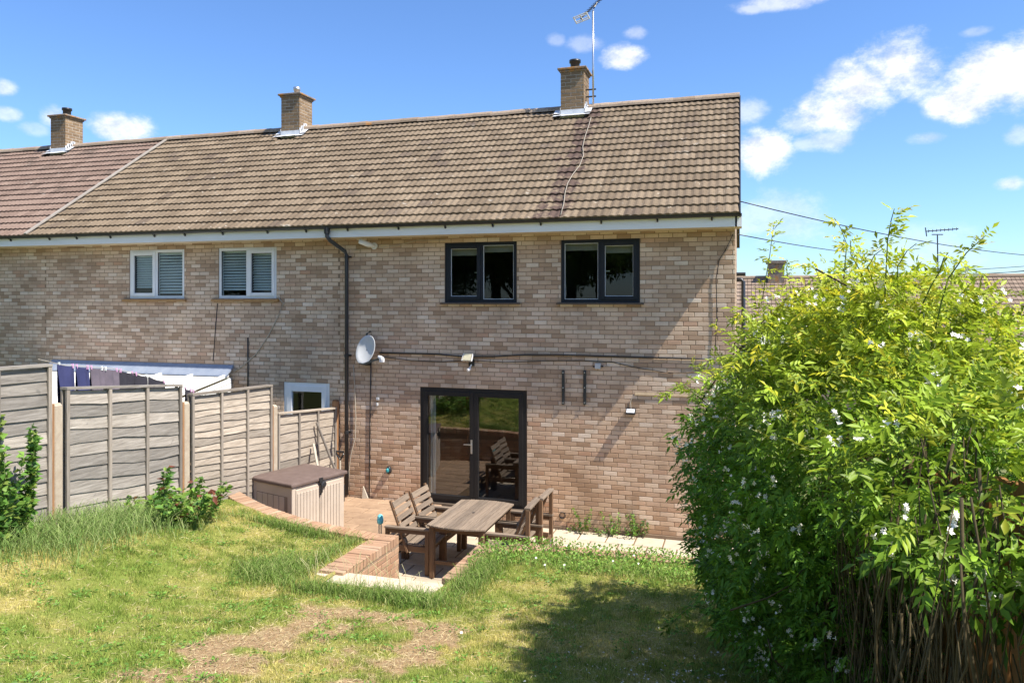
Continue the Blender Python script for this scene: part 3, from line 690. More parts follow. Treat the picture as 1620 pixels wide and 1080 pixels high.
# gable edge: brick returns on the side wall, dark verge, pipes
GX = -.07
MG = Matrix.Translation((GX, 0, 0)) @ Matrix.Rotation(math.pi/2, 4, 'Z')
gw = [o for o in A.children if o.name.startswith('wall')][0]
lay_bricks(gw, MAT['brick'], MG, .02, 7.18, -.225, 5.1, [], 0, lambda a, b: 0, seed=31, field='gable_brick_field')
m = MB(); p0 = rp(0, -.05, .03); p1 = rp(0, SL, .03); m.bar((.008, p0.y, p0.z-.02), (.008, p1.y, p1.z-.02), .016, .10); m.build('verge', MAT['black'], A)
m = MB(); m.box(GX+.002, GX+.03, -.37, 0, 4.915, 5.12); m.build('gutter_end_board', MAT['fascia'], A)
m = MB(); m.tube([(GX, 4.6, 4.35), (.12, 4.6, 4.35)], .04, 8); m.build('overflow_pipe', MAT['black'], A)
m = MB(); m.tube([(GX, 5.2, 4.25), (.03, 5.2, 4.25), (.075, 5.2, 4.2), (.075, 5.2, 0)], .045, 8); m.build('soil_pipe', MAT['pipe'], A, smooth=True)
m = MB()                  # pale mortared joint between the two tile colours
pa, pb = rp(P2, -.03, .075), rp(P2, SL, .075); m.bar(pa, pb, .065, .03, (0, -math.sin(ALPHA), math.cos(ALPHA))); m.build('mortar_joint', simple('roof_joint_mortar', (.36, .33, .29), (.28, .25, .22), 6, .95, .3, 60), C_)
# downpipe with swan neck
m = MB(); X = -6.872; R_ = .036
m.tube([(X-.20, EY, 5.06), (X-.20, EY, 4.93), (X-.17, -.36, 4.86), (X-.02, -.10, 4.68), (X, -.075, 4.6), (X, -.075, .24)], R_, 10)
dp = m.build('downpipe', MAT['pipe'], A, smooth=True)
m = MB(); m.lathe([(.05, 0), (.055, .1), (.06, .12)], Matrix.Translation((X-.20, EY, 4.98)), 10); m.build('gutter_outlet', MAT['black'], dp)
for z in (4.55, 2.75, 1.35):
    m = MB(); m.lathe([(R_+.001, 0), (R_+.007, .005), (R_+.007, .055), (R_+.001, .06)], Matrix.Translation((X, -.075, z)), 10); m.box(X-.06, X+.06, -.03, .004, z+.015, z+.045); m.build('pipe_clip', MAT['black'], dp)
m = MB(); m.tube([(-2.85, -.02, .18), (-2.85, .08, .18)], .055, 14, False); m.lathe([(.055, 0), (.047, 0), (.047, .09), (0, .09)], Matrix.Translation((-2.85, -.02, .18)) @ Matrix.Rotation(-math.pi/2, 4, 'X'), 14); m.build('vent_pipe', MAT['black'], A)
m = MB(); m.poly([(-1.64, -.004, 2.295), (-.35, -.004, 2.295), (-.35, -.018, 2.25), (-1.64, -.018, 2.25), (-1.64, -.004, 2.235), (-.35, -.004, 2.235)], [(0, 3, 2, 1), (3, 4, 5, 2)]); m.build('mortar_ledge', simple('ochre_mortar', (.46, .36, .235), (.32, .24, .16), 14, .95, .4, 60), A)
m = MB(); m.box(-9.0, -.05, -.02, .3, -.32, -.002); m.build('plinth', MAT['mortar'], A)

# ------------------------------------------------------------------ things fixed to the walls
def cable(name, pts, r, mat, label, n=5):
    m = MB(); m.tube(pts, r, n); o = m.build(name, mat, None, smooth=True); tag(o, label, 'cable'); return o
def sag(a, b, s, n=12): a, b = Vector(a), Vector(b); return [a.lerp(b, i/n)-Vector((0, 0, s*4*(i/n)*(1-i/n))) for i in range(n+1)]
# satellite dish
c0 = atY(578, 553, -.24); dsh = thing('satellite_dish', (c0.x, 0, c0.z-.3), 'grey oval satellite dish on the brick wall beside the black downpipe', 'satellite dish')
Md = Matrix.Translation(c0) @ Euler((math.radians(72), 0, math.radians(-16))).to_matrix().to_4x4() @ Matrix.Diagonal((.215, .265, 1, 1))
m = MB(); pr_ = [(0, -.055), (.3, -.05), (.55, -.038), (.8, -.018), (1, .004), (1.03, .0), (1.0, -.008), (.8, -.03), (.5, -.05), (0, -.068)]
m.lathe(pr_, Md, 36); m.build('reflector', MAT['dish'], dsh, smooth=True)
m = MB(); tipp = atY(603, 566, -.52); lowp = Md @ Vector((0.15, -1.0, 0)); m.bar(lowp, tipp, .03, .03); m.bar(Md @ Vector((-.3, -.95, .0)), lowp, .02, .02); m.build('feed_arm', MAT['black'], dsh)
m = MB(); dirv = (Md @ Vector((0, 0, 0))-tipp).normalized(); m.tube([tipp-dirv*.05, tipp+dirv*.03], .032, 12); m.tube([tipp+dirv*.03, tipp+dirv*.08], [.032, .024], 12); m.box(tipp.x-.02, tipp.x+.05, tipp.y-.03, tipp.y+.03, tipp.z-.07, tipp.z-.01); m.build('receiver', MAT['upvc'], dsh, smooth=False)
m = MB(); bk = Md @ Vector((0, 0, -.07)); m.bar(bk, (c0.x-.06, -.05, c0.z-.02), .05, .05); m.tube([(c0.x-.07, -.05, c0.z-.26), (c0.x-.07, -.05, c0.z+.28), (c0.x-.0, -.05, c0.z+.32)], .02, 8); m.box(c0.x-.13, c0.x-.01, -.03, -.002, c0.z-.3, c0.z-.12); m.build('mount', MAT['black'], dsh)
# floodlight with sensor
def floodlight():
    p = atY(741, 566, -.12); t = thing('floodlight', (p.x, 0, p.z-.15), 'white floodlight with motion sensor above the patio doors', 'floodlight')
    M = Matrix.Translation(p) @ Euler((math.radians(-25), 0, math.radians(-12))).to_matrix().to_4x4()
    m = MB(); P = []
    for y, sx_, sz in ((-.05, .095, .072), (.0, .09, .066), (.06, .05, .04)): P += [M @ Vector((a*sx_, y, b*sz)) for a, b in ((-1,-1),(1,-1),(1,1),(-1,1))]
    m.poly(P, [(0,1,5,4),(1,2,6,5),(2,3,7,6),(3,0,4,7),(4,5,9,8),(5,6,10,9),(6,7,11,10),(7,4,8,11),(8,9,10,11)]); m.build('lamp_housing', MAT['upvc'], t, bevel=.006)
    m = MB(); m.poly([M @ Vector((a*.082, -.045, b*.058)) for a, b in ((-1,-1),(1,-1),(1,1),(-1,1))], [(0, 1, 2, 3)]); m.build('lamp_glass', MAT['lens'], t)
    m = MB(); m.bar(p+Vector((.02, .05, -.04)), (p.x+.02, 0, p.z-.1), .04, .03); m.box(p.x-.03, p.x+.07, -.03, 0, p.z-.15, p.z-.04); m.build('bracket', MAT['black'], t)
    m = MB(); m.tube([(p.x+.0, -.05, p.z-.19), (p.x-.02, -.10, p.z-.22)], .028, 10); m.tube([(p.x+.02, -.02, p.z-.12), (p.x, -.06, p.z-.19)], .012, 8); m.build('motion_sensor', MAT['upvc'], t)
floodlight()
p = atY(581, 386, -.12); t = thing('security_light', (p.x, 0, p.z), 'white tubular security light under the eaves beside the downpipe', 'security light')
m = MB(); m.tube([p+Vector((-.10, -.10, .05)), p+Vector((.02, .0, -.01)), p+Vector((.09, .11, -.03))], [.05, .048, .03], 12); m.build('light_body', MAT['upvc'], t, smooth=True)
m = MB(); m.lathe([(0, 0), (.042, 0), (.042, .004), (0, .004)], Matrix.Translation(p+Vector((-.103, -.103, .0515))) @ Vector((-.12, -.10, .06)).to_track_quat('Z', 'Y').to_matrix().to_4x4(), 12); m.build('lens', MAT['lead'], t)
m = MB(); m.lathe([(0, .02), (.06, .02), (.065, 0)], Matrix.Translation((p.x+.08, -.002, p.z-.03)) @ Matrix.Rotation(math.pi/2, 4, 'X'), 14); m.build('base_plate', MAT['upvc'], t)
p = atY(998, 651, -.06); t = thing('wall_lamp', (p.x, 0, p.z), 'small box-shaped wall lamp low on the sunlit brickwork', 'wall lamp')
m = MB(); m.prism([(p.x-.075, 0, p.z+.04), (p.x-.075, -.05, p.z+.045), (p.x-.075, -.125, p.z-.015), (p.x-.075, -.12, p.z-.04), (p.x-.075, 0, p.z-.04)], (.15, 0, 0)); m.build('lamp_housing', MAT['black'], t, bevel=.004)
m = MB(); m.poly([(p.x-.065, -.062, p.z+.044), (p.x+.065, -.062, p.z+.044), (p.x+.065, -.122, p.z-.006), (p.x-.065, -.122, p.z-.006)], [(3, 2, 1, 0)]); m.build('solar_panel', MAT['lead'], t)
m = MB(); m.tube([(p.x-.005, -.012, p.z+.04), (p.x-.01, -.012, p.z+.16), (p.x+.01, -.012, p.z+.22)], .006); m.build('lamp_wire', MAT['wire'], t)
p = atY(946, 579, -.03); t = thing('junction_box', (p.x, 0, p.z), 'small grey junction box below the black wall cable', 'junction box')
m = MB(); m.box(p.x-.05, p.x+.045, -.055, -.002, p.z-.045, p.z+.045); m.build('box_body', MAT['dish'], t, bevel=.006)
m = MB(); m.tube([(p.x-.085, -.03, p.z-.01), (p.x-.05, -.03, p.z-.01)], .014, 8); m.tube([(p.x+.045, -.03, p.z), (p.x+.09, -.03, p.z)], .014, 8); m.build('cable_gland', MAT['black'], t)
m = MB(); m.tube([(p.x+.09, -.03, p.z), (p.x+.13, -.03, p.z+.015), (p.x+.2, -.015, p.z+.0)], .007); m.build('cable_tail', MAT['wire'], t)
for px, lab in ((891, 'left of the two black upright wall brackets right of the patio doors'), (925, 'right of the two black upright wall brackets right of the patio doors')):
    a = atY(px, 586, -.02); b = atY(px, 640, -.02); m = MB(); m.box(a.x-.022, a.x+.022, -.035, -.002, b.z, a.z)
    t = thing('wall_bracket', (a.x, 0, b.z), lab, 'bracket'); m.build('channel', MAT['pipe'], t, bevel=.003)
    for f in (.06, .5, .94):
        s = MB(); s.lathe([(.011, 0), (.011, .008), (0, .01)], Matrix.Translation((a.x, -.035, b.z+(a.z-b.z)*f)) @ Matrix.Rotation(math.pi/2, 4, 'X'), 8); s.build('bolt', MAT['alu'], t)
p = atY(614, 744, -.05); t = thing('outdoor_socket', (p.x, 0, p.z), 'round teal and black wall fitting left of the patio doors', 'wall fitting')
m = MB(); m.lathe([(.062, 0), (.062, .03), (.05, .05), (0, .052)], Matrix.Translation((p.x, -.002, p.z)) @ Matrix.Rotation(math.pi/2, 4, 'X') @ Matrix.Diagonal((.8, 1.15, 1, 1)), 18); m.build('back_plate', MAT['black'], t, smooth=True)
m = MB(); m.lathe([(.034, .03), (.034, .085), (.02, .1), (0, .1)], Matrix.Translation((p.x-.004, -.002, p.z+.004)) @ Matrix.Rotation(math.pi/2, 4, 'X') @ Matrix.Diagonal((.75, 1.2, 1, 1)), 14); m.build('cap', MAT['teal'], t, smooth=True)
p = atY(597, 633, -.03); t = thing('wall_hook', (p.x, 0, p.z), 'small white plastic clip on the bricks left of the patio doors', 'clip')
m = MB(); m.box(p.x-.03, p.x+.03, -.03, -.002, p.z, p.z+.05); m.box(p.x-.02, p.x+.012, -.05, -.002, p.z-.10, p.z-.05); m.build('clip_body', MAT['dish'], t, bevel=.006)
# cables
pts = [atY(x, y, -.018) for x, y in ((600, 558), (640, 559), (690, 560), (735, 564), (780, 564), (830, 561), (880, 561), (950, 563), (1020, 565), (1090, 567), (1150, 569))]
cable('wall_cable', pts, .013, MAT['black'], 'thick black cable running across the wall above the patio doors', 6)
pts = [atY(x, y, -.008) for x, y in ((602, 564), (650, 570), (700, 572), (740, 570), (800, 573), (860, 571), (920, 570), (970, 573), (1010, 582), (1060, 590), (1110, 586))]
cable('wall_cable', pts, .006, MAT['black'], 'thin dark cable drooping just below the thick black wall cable')
cable('wall_cable', [atY(x, y, -.012) for x, y in ((587, 572), (586, 620), (585, 700), (584, 787))], .010, MAT['black'], 'black cable hanging straight down from the satellite dish')
cable('wall_cable', [atY(x, y, -.02) for x, y in ((559, 577), (561, 610), (563, 660), (562, 692), (555, 720), (552, 745), (553, 775))], .008, MAT['wire'], 'pale cable hanging beside the black downpipe')
cable('wall_cable', [atY(x, y, -.015) for x, y in ((705, 380), (660, 380), (630, 388), (600, 392), (590, 391), (560, 396))], .006, MAT['wire'], 'pale wire under the eaves left of the black bedroom window')
cable('wall_cable', [atY(x, y, -.015) for x, y in ((440, 470), (448, 480), (440, 500), (425, 530), (405, 560), (385, 578), (370, 588))], .009, MAT['wire'], 'pale cable curving down from the white window to the lean-to roof')
cable('wall_cable', [atY(x, y, -.01) for x, y in ((344, 480), (340, 530), (337, 571))], .007, MAT['black'], 'thin black cable below the right-hand white window')
cable('wall_cable', [atY(x, y, -.01) for x, y in ((392, 534), (392, 612))], .012, MAT['black'], 'short black upright conduit beside the lean-to roof')
def at_roof(px, py, h=.075):
    r = Vector(ray(px, py)); n_ = Vector((0, -math.sin(ALPHA), math.cos(ALPHA))); p0 = rp(0, 0, h); c0_ = Vector((0, -D, ZC)); return c0_+r*((p0-c0_).dot(n_)/r.dot(n_))
pts = [at_roof(*p) for p in ((935, 186), (931, 200), (925, 218), (922, 232), (923, 246), (917, 262), (906, 276), (898, 290), (894, 305), (892, 322), (887, 340))]
cable('aerial_cable', pts, .008, simple('dull_cable', (.36, .32, .26), (.3, .27, .22), 6, .7, 0), 'pale aerial cable running down the roof from the chimney')
cable('aerial_cable', [atY(x, y, -.02) for x, y in ((1160, 370), (1148, 395), (1138, 410), (1133, 440), (1134, 500), (1131, 566))], .007, MAT['black'], 'black telephone wire dropping down the wall corner')
# television aerial on the chimney
t = thing('tv_aerial', (-2.99, 3.5, 7.75), 'television aerial on a tall silver mast strapped to the right chimney', 'aerial')
m = MB(); m.tube([(-2.99, 3.5, 7.78), (-2.995, 3.5, 9.95)], .021, 8); m.build('mast', MAT['alu'], t, smooth=True)
for z in (8.28, 8.13): m = MB(); m.bar((-3.15, 3.5, z), (-2.93, 3.5, z), .03, .025); m.build('clamp', MAT['black'], t)
m = MB(); ta, tb = Vector((-3.2, 3.2, 9.70)), Vector((-2.84, 3.75, 10.32)); m.bar(ta, tb, .022, .022); dv = (tb-ta).normalized(); sd = dv.cross(Vector((0, 0, 1))).normalized(); upv = sd.cross(dv)
for i in range(9):
    q0 = ta.lerp(tb, .18+.8*i/8); m.tube([q0-sd*.13, q0+sd*.13], .006, 5)
m.tube([(-2.995, 3.5, 9.95), (-2.97, 3.53, 10.04), ta.lerp(tb, .75)], .015, 6); m.build('boom', MAT['black'], t)
m = MB(); rc = ta+dv*.03
for sgn in (-1, 1):
    for i in range(2): m.bar(rc-sd*.19+upv*(sgn*.035+i*sgn*.035), rc+sd*.19+upv*(sgn*.035+i*sgn*.035), .018, .012, dv)
for k in (-.19, 0, .19): m.bar(rc+sd*k-upv*.08, rc+sd*k+upv*.08, .03, .008, dv)
m.build('reflector', MAT['whitepaint'], t)

# ------------------------------------------------------------------ lean-to, washing
t = thing('lean_to', (-11.6, -1, .2), 'white lean-to canopy with blue-grey lead flashing on the middle house', 'canopy')
LX0, LX1 = -13.85, -9.42
m = MB(); m.prism([(LX0, -.005, 2.54), (LX0, -.20, 2.36), (LX0, -.21, 2.335), (LX0, -.005, 2.48)], (LX1-LX0+.06, 0, 0)); m.build('lead_flashing', MAT['lead_dark'], t)
n = 6; y1_, zz0, zz1 = -2.4, 2.35, 1.95
for i in range(n):
    a = LX0+(LX1-LX0)*i/n; b = LX0+(LX1-LX0)*(i+1)/n; m = MB()
    m.poly([(a+.02, -.02, zz0), (b-.02, -.02, zz0), (b-.02, y1_, zz1), (a+.02, y1_, zz1), (a+.02, -.02, zz0-.02), (b-.02, -.02, zz0-.02), (b-.02, y1_, zz1-.02), (a+.02, y1_, zz1-.02)], [(3,2,1,0),(4,5,6,7),(2,3,7,6),(1,2,6,5),(3,0,4,7)]); m.build('roof_sheet', MAT['poly'], t)
for i in range(n+1):
    a = LX0+(LX1-LX0)*i/n; m = MB(); m.bar((a, -.1, zz0+.0), (a, y1_-.03, zz1+.012), .05, .06); m.build('glazing_bar', MAT['whitepaint'], t)
m = MB(); m.box(LX0, LX1, y1_-.09, y1_-.035, zz1-.12, zz1-.01); m.build('front_gutter', MAT['whitepaint'], t)
for k in range(2):
    m = MB(); a = LX1+.03; dz = k*.10
    m.poly([(a, -.03, zz0-.06-dz), (a, y1_, zz1-.06-dz), (a, y1_, zz1-.15-dz), (a, -.03, zz0-.15-dz)], [(0, 1, 2, 3)]); m.poly([(a-.02, -.03, zz0-.06-dz), (a-.02, y1_, zz1-.06-dz), (a, y1_, zz1-.06-dz), (a, -.03, zz0-.06-dz)], [(0, 1, 2, 3)]); m.build('side_board', MAT['whitepaint'], t)
for xx, yy in ((LX0+.05, y1_), (-11.6, y1_), (LX1-.03, y1_), (LX1-.03, -.06)):
    m = MB(); m.box(xx-.04, xx+.04, yy-.04, yy+.04, -.25, zz1-.05 if yy < -1 else zz0-.06); m.build('post', MAT['whitepaint'], t)
# clothes line with washing, all beyond the fence
lp = [atX(x, y, -7.75) for x, y in ((60, 568), (98, 577), (180, 583), (235, 595), (275, 607), (330, 626))]
m = MB(); m.tube(lp, .004, 4); tag(m.build('clothes_line', MAT['wire']), 'thin clothes line strung behind the fence', 'clothes line')
cl = [(90, 118, 'navy', 'navy garment hanging nearest the tall fence panel'), (118.5, 141, 'navy', 'second navy garment on the clothes line'), (141.5, 164, 'mauve', 'grey-mauve garment pegged beside the navy ones'), (164, 187, 'mauve', 'grey-mauve garment pegged in the middle of the clothes line'),
      (187.5, 212, 'charcoal', 'black garment hanging right of the mauve washing'), (212.5, 234, 'charcoal', 'black garment pegged before the lean-to roof'), (234.5, 262, 'charcoal', 'small black garment at the low part of the line'), (292, 303, 'charcoal', 'dark grey garment behind the gap between two fence panels'), (304, 318, 'mauve', 'last mauve-grey garment on the clothes line')]
def on_line(px):
    ys = np.interp(px, (60, 98, 180, 235, 275, 330), (568, 577, 583, 595, 607, 626)); return atX(px, ys+1, -7.75)
for k, (xa, xb, mt, lab) in enumerate(cl):
    pa, pb = on_line(xa), on_line(xb); t = thing('garment', ((pa+pb)/2)-Vector((0, 0, .6)), lab, 'washing', 'washing on the clothes line'); nu, nv = 8, 7; m = MB(); h = .62 if k < 5 else .55; rr = random.Random(k)
    for side in (0, 1):
        k0 = len(m.v)
        for j in range(nv+1):
            for i in range(nu+1):
                u, v = i/nu, j/nv; q0 = pa.lerp(pb, u); sagz = .007*math.sin(math.pi*u)
                bulge = (.03+.03*math.sin(u*math.pi))*min(1, v*2)*(1 if side == 0 else -.7)+.012*math.sin(u*11+k+v*2)
                m.v.append((q0.x+bulge, q0.y+(.5-u)*.05*v, q0.z-sagz*(1-v)-v*h+.02*math.sin(6*u+k)*v))
        for j in range(nv):
            for i in range(nu):
                a = k0+j*(nu+1)+i; m.f.append((a, a+1, a+nu+2, a+nu+1))
    m.build('cloth', MAT[mt], t, smooth=True)
    for u in (.12, .88):
        q0 = pa.lerp(pb, u); pg = MB(); pg.bar(q0+Vector((.007, .003, -.025)), q0+Vector((.002, .008, .03)), .009, .009); pg.bar(q0+Vector((-.007, -.003, -.025)), q0+Vector((-.002, -.008, .03)), .009, .009)
        pg.build('peg', MAT['peg' if (k+int(u*2)) % 3 else 'peg_w'], t)

# ------------------------------------------------------------------ fence panels and posts (X = -7.1, running away from the camera)
FX = -7.1
FENCE = thing('garden_fence', (FX, -4, .9), 'weathered slatted timber fence with concrete posts along the left boundary', 'fence')
def fence_panel(label, y0, y1, zt0, zt1, zb0, zb1, rows, bays, mat, wav, seed, vmat):
    r = random.Random(seed); cap_ = MB(); cap_.bar((FX+.012, y0, zt0), (FX+.012, y1, zt1), .10, .028); t = cap_.build('panel', mat, FENCE, label=label)
    zt = lambda y: zt0+(zt1-zt0)*(y-y0)/(y1-y0); zb = lambda y: zb0+(zb1-zb0)*(y-y0)/(y1-y0); N = 11
    for k in range(rows):
        m = MB(); f0 = k/rows; f1 = (k+1)/rows+.25/rows; ph, am, wl = r.uniform(0, 6), wav*r.uniform(.4, 1.3), r.uniform(2.5, 5)
        for i in range(N+1):
            y = y0+.02+(y1-y0-.04)*i/N; lo = zb(y)+(zt(y)-.03-zb(y))*f0+am*math.sin(ph+y*wl)+am*.4*math.sin(ph*2+y*wl*2.7); hi = zb(y)+(zt(y)-.03-zb(y))*min(f1, 1)
            tw = .004*math.sin(ph+y*3)
            m.v += [(FX+.034+tw, y, lo), (FX+.020+tw, y, lo), (FX+.004, y, hi), (FX+.016, y, hi)]
        for i in range(N):
            a = 4*i; b = a+4; m.f += [(a, a+1, b+1, b), (a+3, a, b, b+3), (a+1, a+2, b+2, b+1), (a+2, a+3, b+3, b+2)]
        m.f += [(0, 3, 2, 1), (4*N, 4*N+1, 4*N+2, 4*N+3)]
        m.build('slat', mat, t, smooth=False)
    for k in range(bays+1):
        y = y0+.022+(y1-y0-.044)*k/bays
        for s_ in (1, -1):
            m = MB(); xx = FX+.012+s_*.034; m.bar((xx, y, zb(y)-.01), (xx, y, zt(y)-.012), .042, .022, (1, 0, 0)); m.build('batten', vmat, t)
    return t
fy = [0.02, -2.0, -4.0, -5.95]
fence_panel('low fence panel nearest the house wall, behind the storage box', -1.93, -.13, 1.98, 1.82, .15, .15, 12, 3, MAT['fence_warm'], .005, 41, MAT['fence_v'])
fence_panel('warped slatted fence panel left of the storage box', -3.90, -2.09, 2.52, 2.45, .98, .72, 16, 3, MAT['fence_warm'], .011, 42, MAT['fence_v'])
fence_panel('grey warped fence panel with three bays below the washing', -5.87, -4.09, 2.83, 2.67, 1.22, 1.0, 11, 3, MAT['fence'], .014, 43, MAT['fence_v'])
fence_panel('tall dark fence panel at the left edge of the garden', -7.85, -6.05, 3.14, 3.10, 1.5, 1.32, 13, 3, MAT['fence'], .003, 44, MAT['fence_v'])
def post(label, y, zt, zb, mat, w=.095, brown=False):
    m = MB(); m.box(FX-.05, FX+.06, y-w/2, y+w/2, zb-.3, zt-.03); m.poly([(FX-.05, y-w/2, zt-.03), (FX+.06, y-w/2, zt-.03), (FX+.06, y+w/2, zt-.03), (FX-.05, y+w/2, zt-.03), (FX-.02, y-w/2, zt), (FX+.03, y-w/2, zt), (FX+.03, y+w/2, zt), (FX-.02, y+w/2, zt)], [(0,1,5,4),(1,2,6,5),(2,3,7,6),(3,0,4,7),(4,5,6,7)])
    t = m.build('post', mat, FENCE, bevel=.008, label=label)
    if brown: m = MB(); m.box(FX+.02, FX+.055, y-w/2-.035, y-w/2-.002, zb-.1, zt+.0); m.build('timber_fillet', MAT['post_brown'], t)
    return t
post('concrete post right of the tall dark fence panel', -5.97, 2.68, 1.35, MAT['concrete'], .1, True)
post('concrete post right of the grey three-bay fence panel', -4.0, 2.44, 1.1, MAT['concrete'], .1, True)
post('concrete post behind the corner of the storage box', -2.01, 2.13, .75, MAT['concrete'], .1, True)
post('dark brown timber post against the house wall', -.08, 1.97, .2, MAT['post_brown'], .08)

# ------------------------------------------------------------------ brick retaining walls with steps
def face_bricks(parent, M, L, zlo, zhi, seed, lim=300): lay_bricks(parent, MAT['red_brick'], M, 0, L, zlo, zhi, [], lim, lambda u, z: z, seed=seed)
cap_me = None
def cap_run(parent, pts, zf, width, seed, side=1):
    """brick-on-edge coping along a polyline; pts = patio-side edge, width towards the lawn"""
    r = random.Random(seed); seg = [0]
    for a, b in zip(pts[:-1], pts[1:]): seg.append(seg[-1]+math.dist(a, b))
    m = MB(); hL, hw, hh = width/2, .0325, .0515; c = .005
    m.poly([(-hw,-hL,-hh),(hw,-hL,-hh),(hw,hL,-hh),(-hw,hL,-hh),(-hw,-hL,hh-c),(hw,-hL,hh-c),(hw,hL,hh-c),(-hw,hL,hh-c),(-hw+c,-hL+c,hh),(hw-c,-hL+c,hh),(hw-c,hL-c,hh),(-hw+c,hL-c,hh)],
           [(0,3,2,1),(8,9,10,11),(4,5,9,8),(5,6,10,9),(6,7,11,10),(7,4,8,11),(0,1,5,4),(1,2,6,5),(2,3,7,6),(3,0,4,7)]); me = m.mesh('coping_brick', MAT['red_brick'])
    n = int(seg[-1]/.075)
    for k in range(n):
        s_ = (k+.5)*seg[-1]/n; j = max(i for i in range(len(seg)-1) if seg[i] <= s_); f = (s_-seg[j])/(seg[j+1]-seg[j]); a, b = Vector(pts[j]), Vector(pts[j+1]); p = a.lerp(b, f); d = (b-a).normalized(); nn = Vector((-d.y, d.x))*side
        c2 = p+nn*width/2; z = zf(p.x, p.y)
        inst('coping_brick', me, parent, Matrix.Translation((c2.x, c2.y, z-hh+r.uniform(-.004, .004))) @ Euler((r.gauss(0, .01), r.gauss(0, .01), math.atan2(d.y, d.x)+r.gauss(0, .012))).to_matrix().to_4x4())
def core(parent_label, pts, zlo, zhi, width, side, root): pass
zc_l = lambda x, y: .81+.06*np.clip(-4.4-x, 0, 3)
t = thing('retaining_wall', (-5.5, -3.6, .2), 'curved brick retaining wall with brick-on-edge coping beside the storage box', 'retaining wall')
def wall_strip(root, pts, zlo, zf, width, side, mat=MAT['mortar']):
    m = MB()
    for a, b in zip(pts[:-1], pts[1:]):
        a, b = Vector(a), Vector(b); d = (b-a).normalized(); nn = Vector((-d.y, d.x))*side*(width-.02); e = Vector((-d.y, d.x))*side*.008
        za, zb_ = zf(a.x, a.y)-.10, zf(b.x, b.y)-.10; a2, b2 = a+e, b+e
        m.poly([(a2.x, a2.y, zlo), (b2.x, b2.y, zlo), (b2.x+nn.x, b2.y+nn.y, zlo), (a2.x+nn.x, a2.y+nn.y, zlo), (a2.x, a2.y, za), (b2.x, b2.y, zb_), (b2.x+nn.x, b2.y+nn.y, zb_), (a2.x+nn.x, a2.y+nn.y, za)], [(0,1,5,4),(1,2,6,5),(2,3,7,6),(3,0,4,7),(4,5,6,7)])
    return m.build('wall_core', mat, root)
cpts = CURVE+[(-4.14, -3.61)]
k1 = wall_strip(t, cpts, -.2, zc_l, .225, -1)
cap_run(k1, cpts, zc_l, .225, 51, -1)
for (a, b) in zip(cpts[:-1], cpts[1:]):     # patio face, seen in the door glass
    a, b = Vector(a), Vector(b); d = b-a; L = d.length; ang = math.atan2(-d.y, -d.x)
    face_bricks(k1, Matrix.Translation((b.x, b.y, 0)) @ Matrix.Rotation(ang, 4, 'Z'), L, .0, .675, 60+int(-a.x*10), 12)
# return beside the steps
rpts = [(-4.135, -3.62), (-4.16, -4.98)]
k2 = wall_strip(t, rpts, -.2, zc_l, .30, -1)
cap_run(k2, rpts, zc_l, .30, 52, -1)
a, b = Vector(rpts[0]), Vector(rpts[1]); d = a-b
face_bricks(k2, Matrix.Translation((b.x, b.y, 0)) @ Matrix.Rotation(math.atan2(d.y, d.x), 4, 'Z'), d.length, -.075, .675, 71, 120)
zc_r = lambda x, y: .80
t2 = thing('retaining_wall', (-1.5, -3.5, .2), 'straight brick retaining wall behind the leafy ground cover, right of the steps', 'retaining wall')
rp2 = [(-3.08, -4.78), (-3.075, -3.63)]; k3 = wall_strip(t2, rp2, -.2, zc_r, .215, -1); cap_run(k3, rp2, zc_r, .215, 53, -1)
face_bricks(k3, Matrix.Translation((rp2[1][0], rp2[1][1], 0)) @ Matrix.Rotation(-math.pi/2, 4, 'Z'), 1.15, -.075, .675, 72, 100)
rp3 = [(-2.85, -3.60), (-2.4, -3.37), (1.1, -3.27)]; k4 = wall_strip(t2, rp3, -.2, zc_r, .215, -1); cap_run(k4, [(-3.07, -3.62)]+rp3, zc_r, .215, 54, -1)
for a, b, sd_ in ((rp3[0], rp3[1], 73), (rp3[1], rp3[2], 74)):
    a, b = Vector(a), Vector(b); d = a-b; face_bricks(k4, Matrix.Translation((b.x, b.y, 0)) @ Matrix.Rotation(math.atan2(d.y, d.x), 4, 'Z'), d.length, -.075, .675, sd_, 100)
# steps down between the walls
st = thing('garden_steps', (-3.6, -4.3, 0), 'concrete slab and steps between the brick walls leading down to the patio', 'steps')
m = MB(); m.box(-4.5, -3.02, -5.3, -4.86, .70, .775); m.build('top_slab', MAT['slab'], st, bevel=.012)
for k, (ya, yb_, z) in enumerate(((-4.86, -4.56, .58), (-4.56, -4.26, .40), (-4.26, -3.92, .20))):
    m = MB(); m.box(-4.15, -3.09, ya, yb_, -.2, z-.05); m.build('riser', MAT['red_brick'], st); m = MB(); m.box(-4.14, -3.1, ya-.02, yb_+.03, z-.049, z); m.build('tread', MAT['slab'], st, bevel=.006)

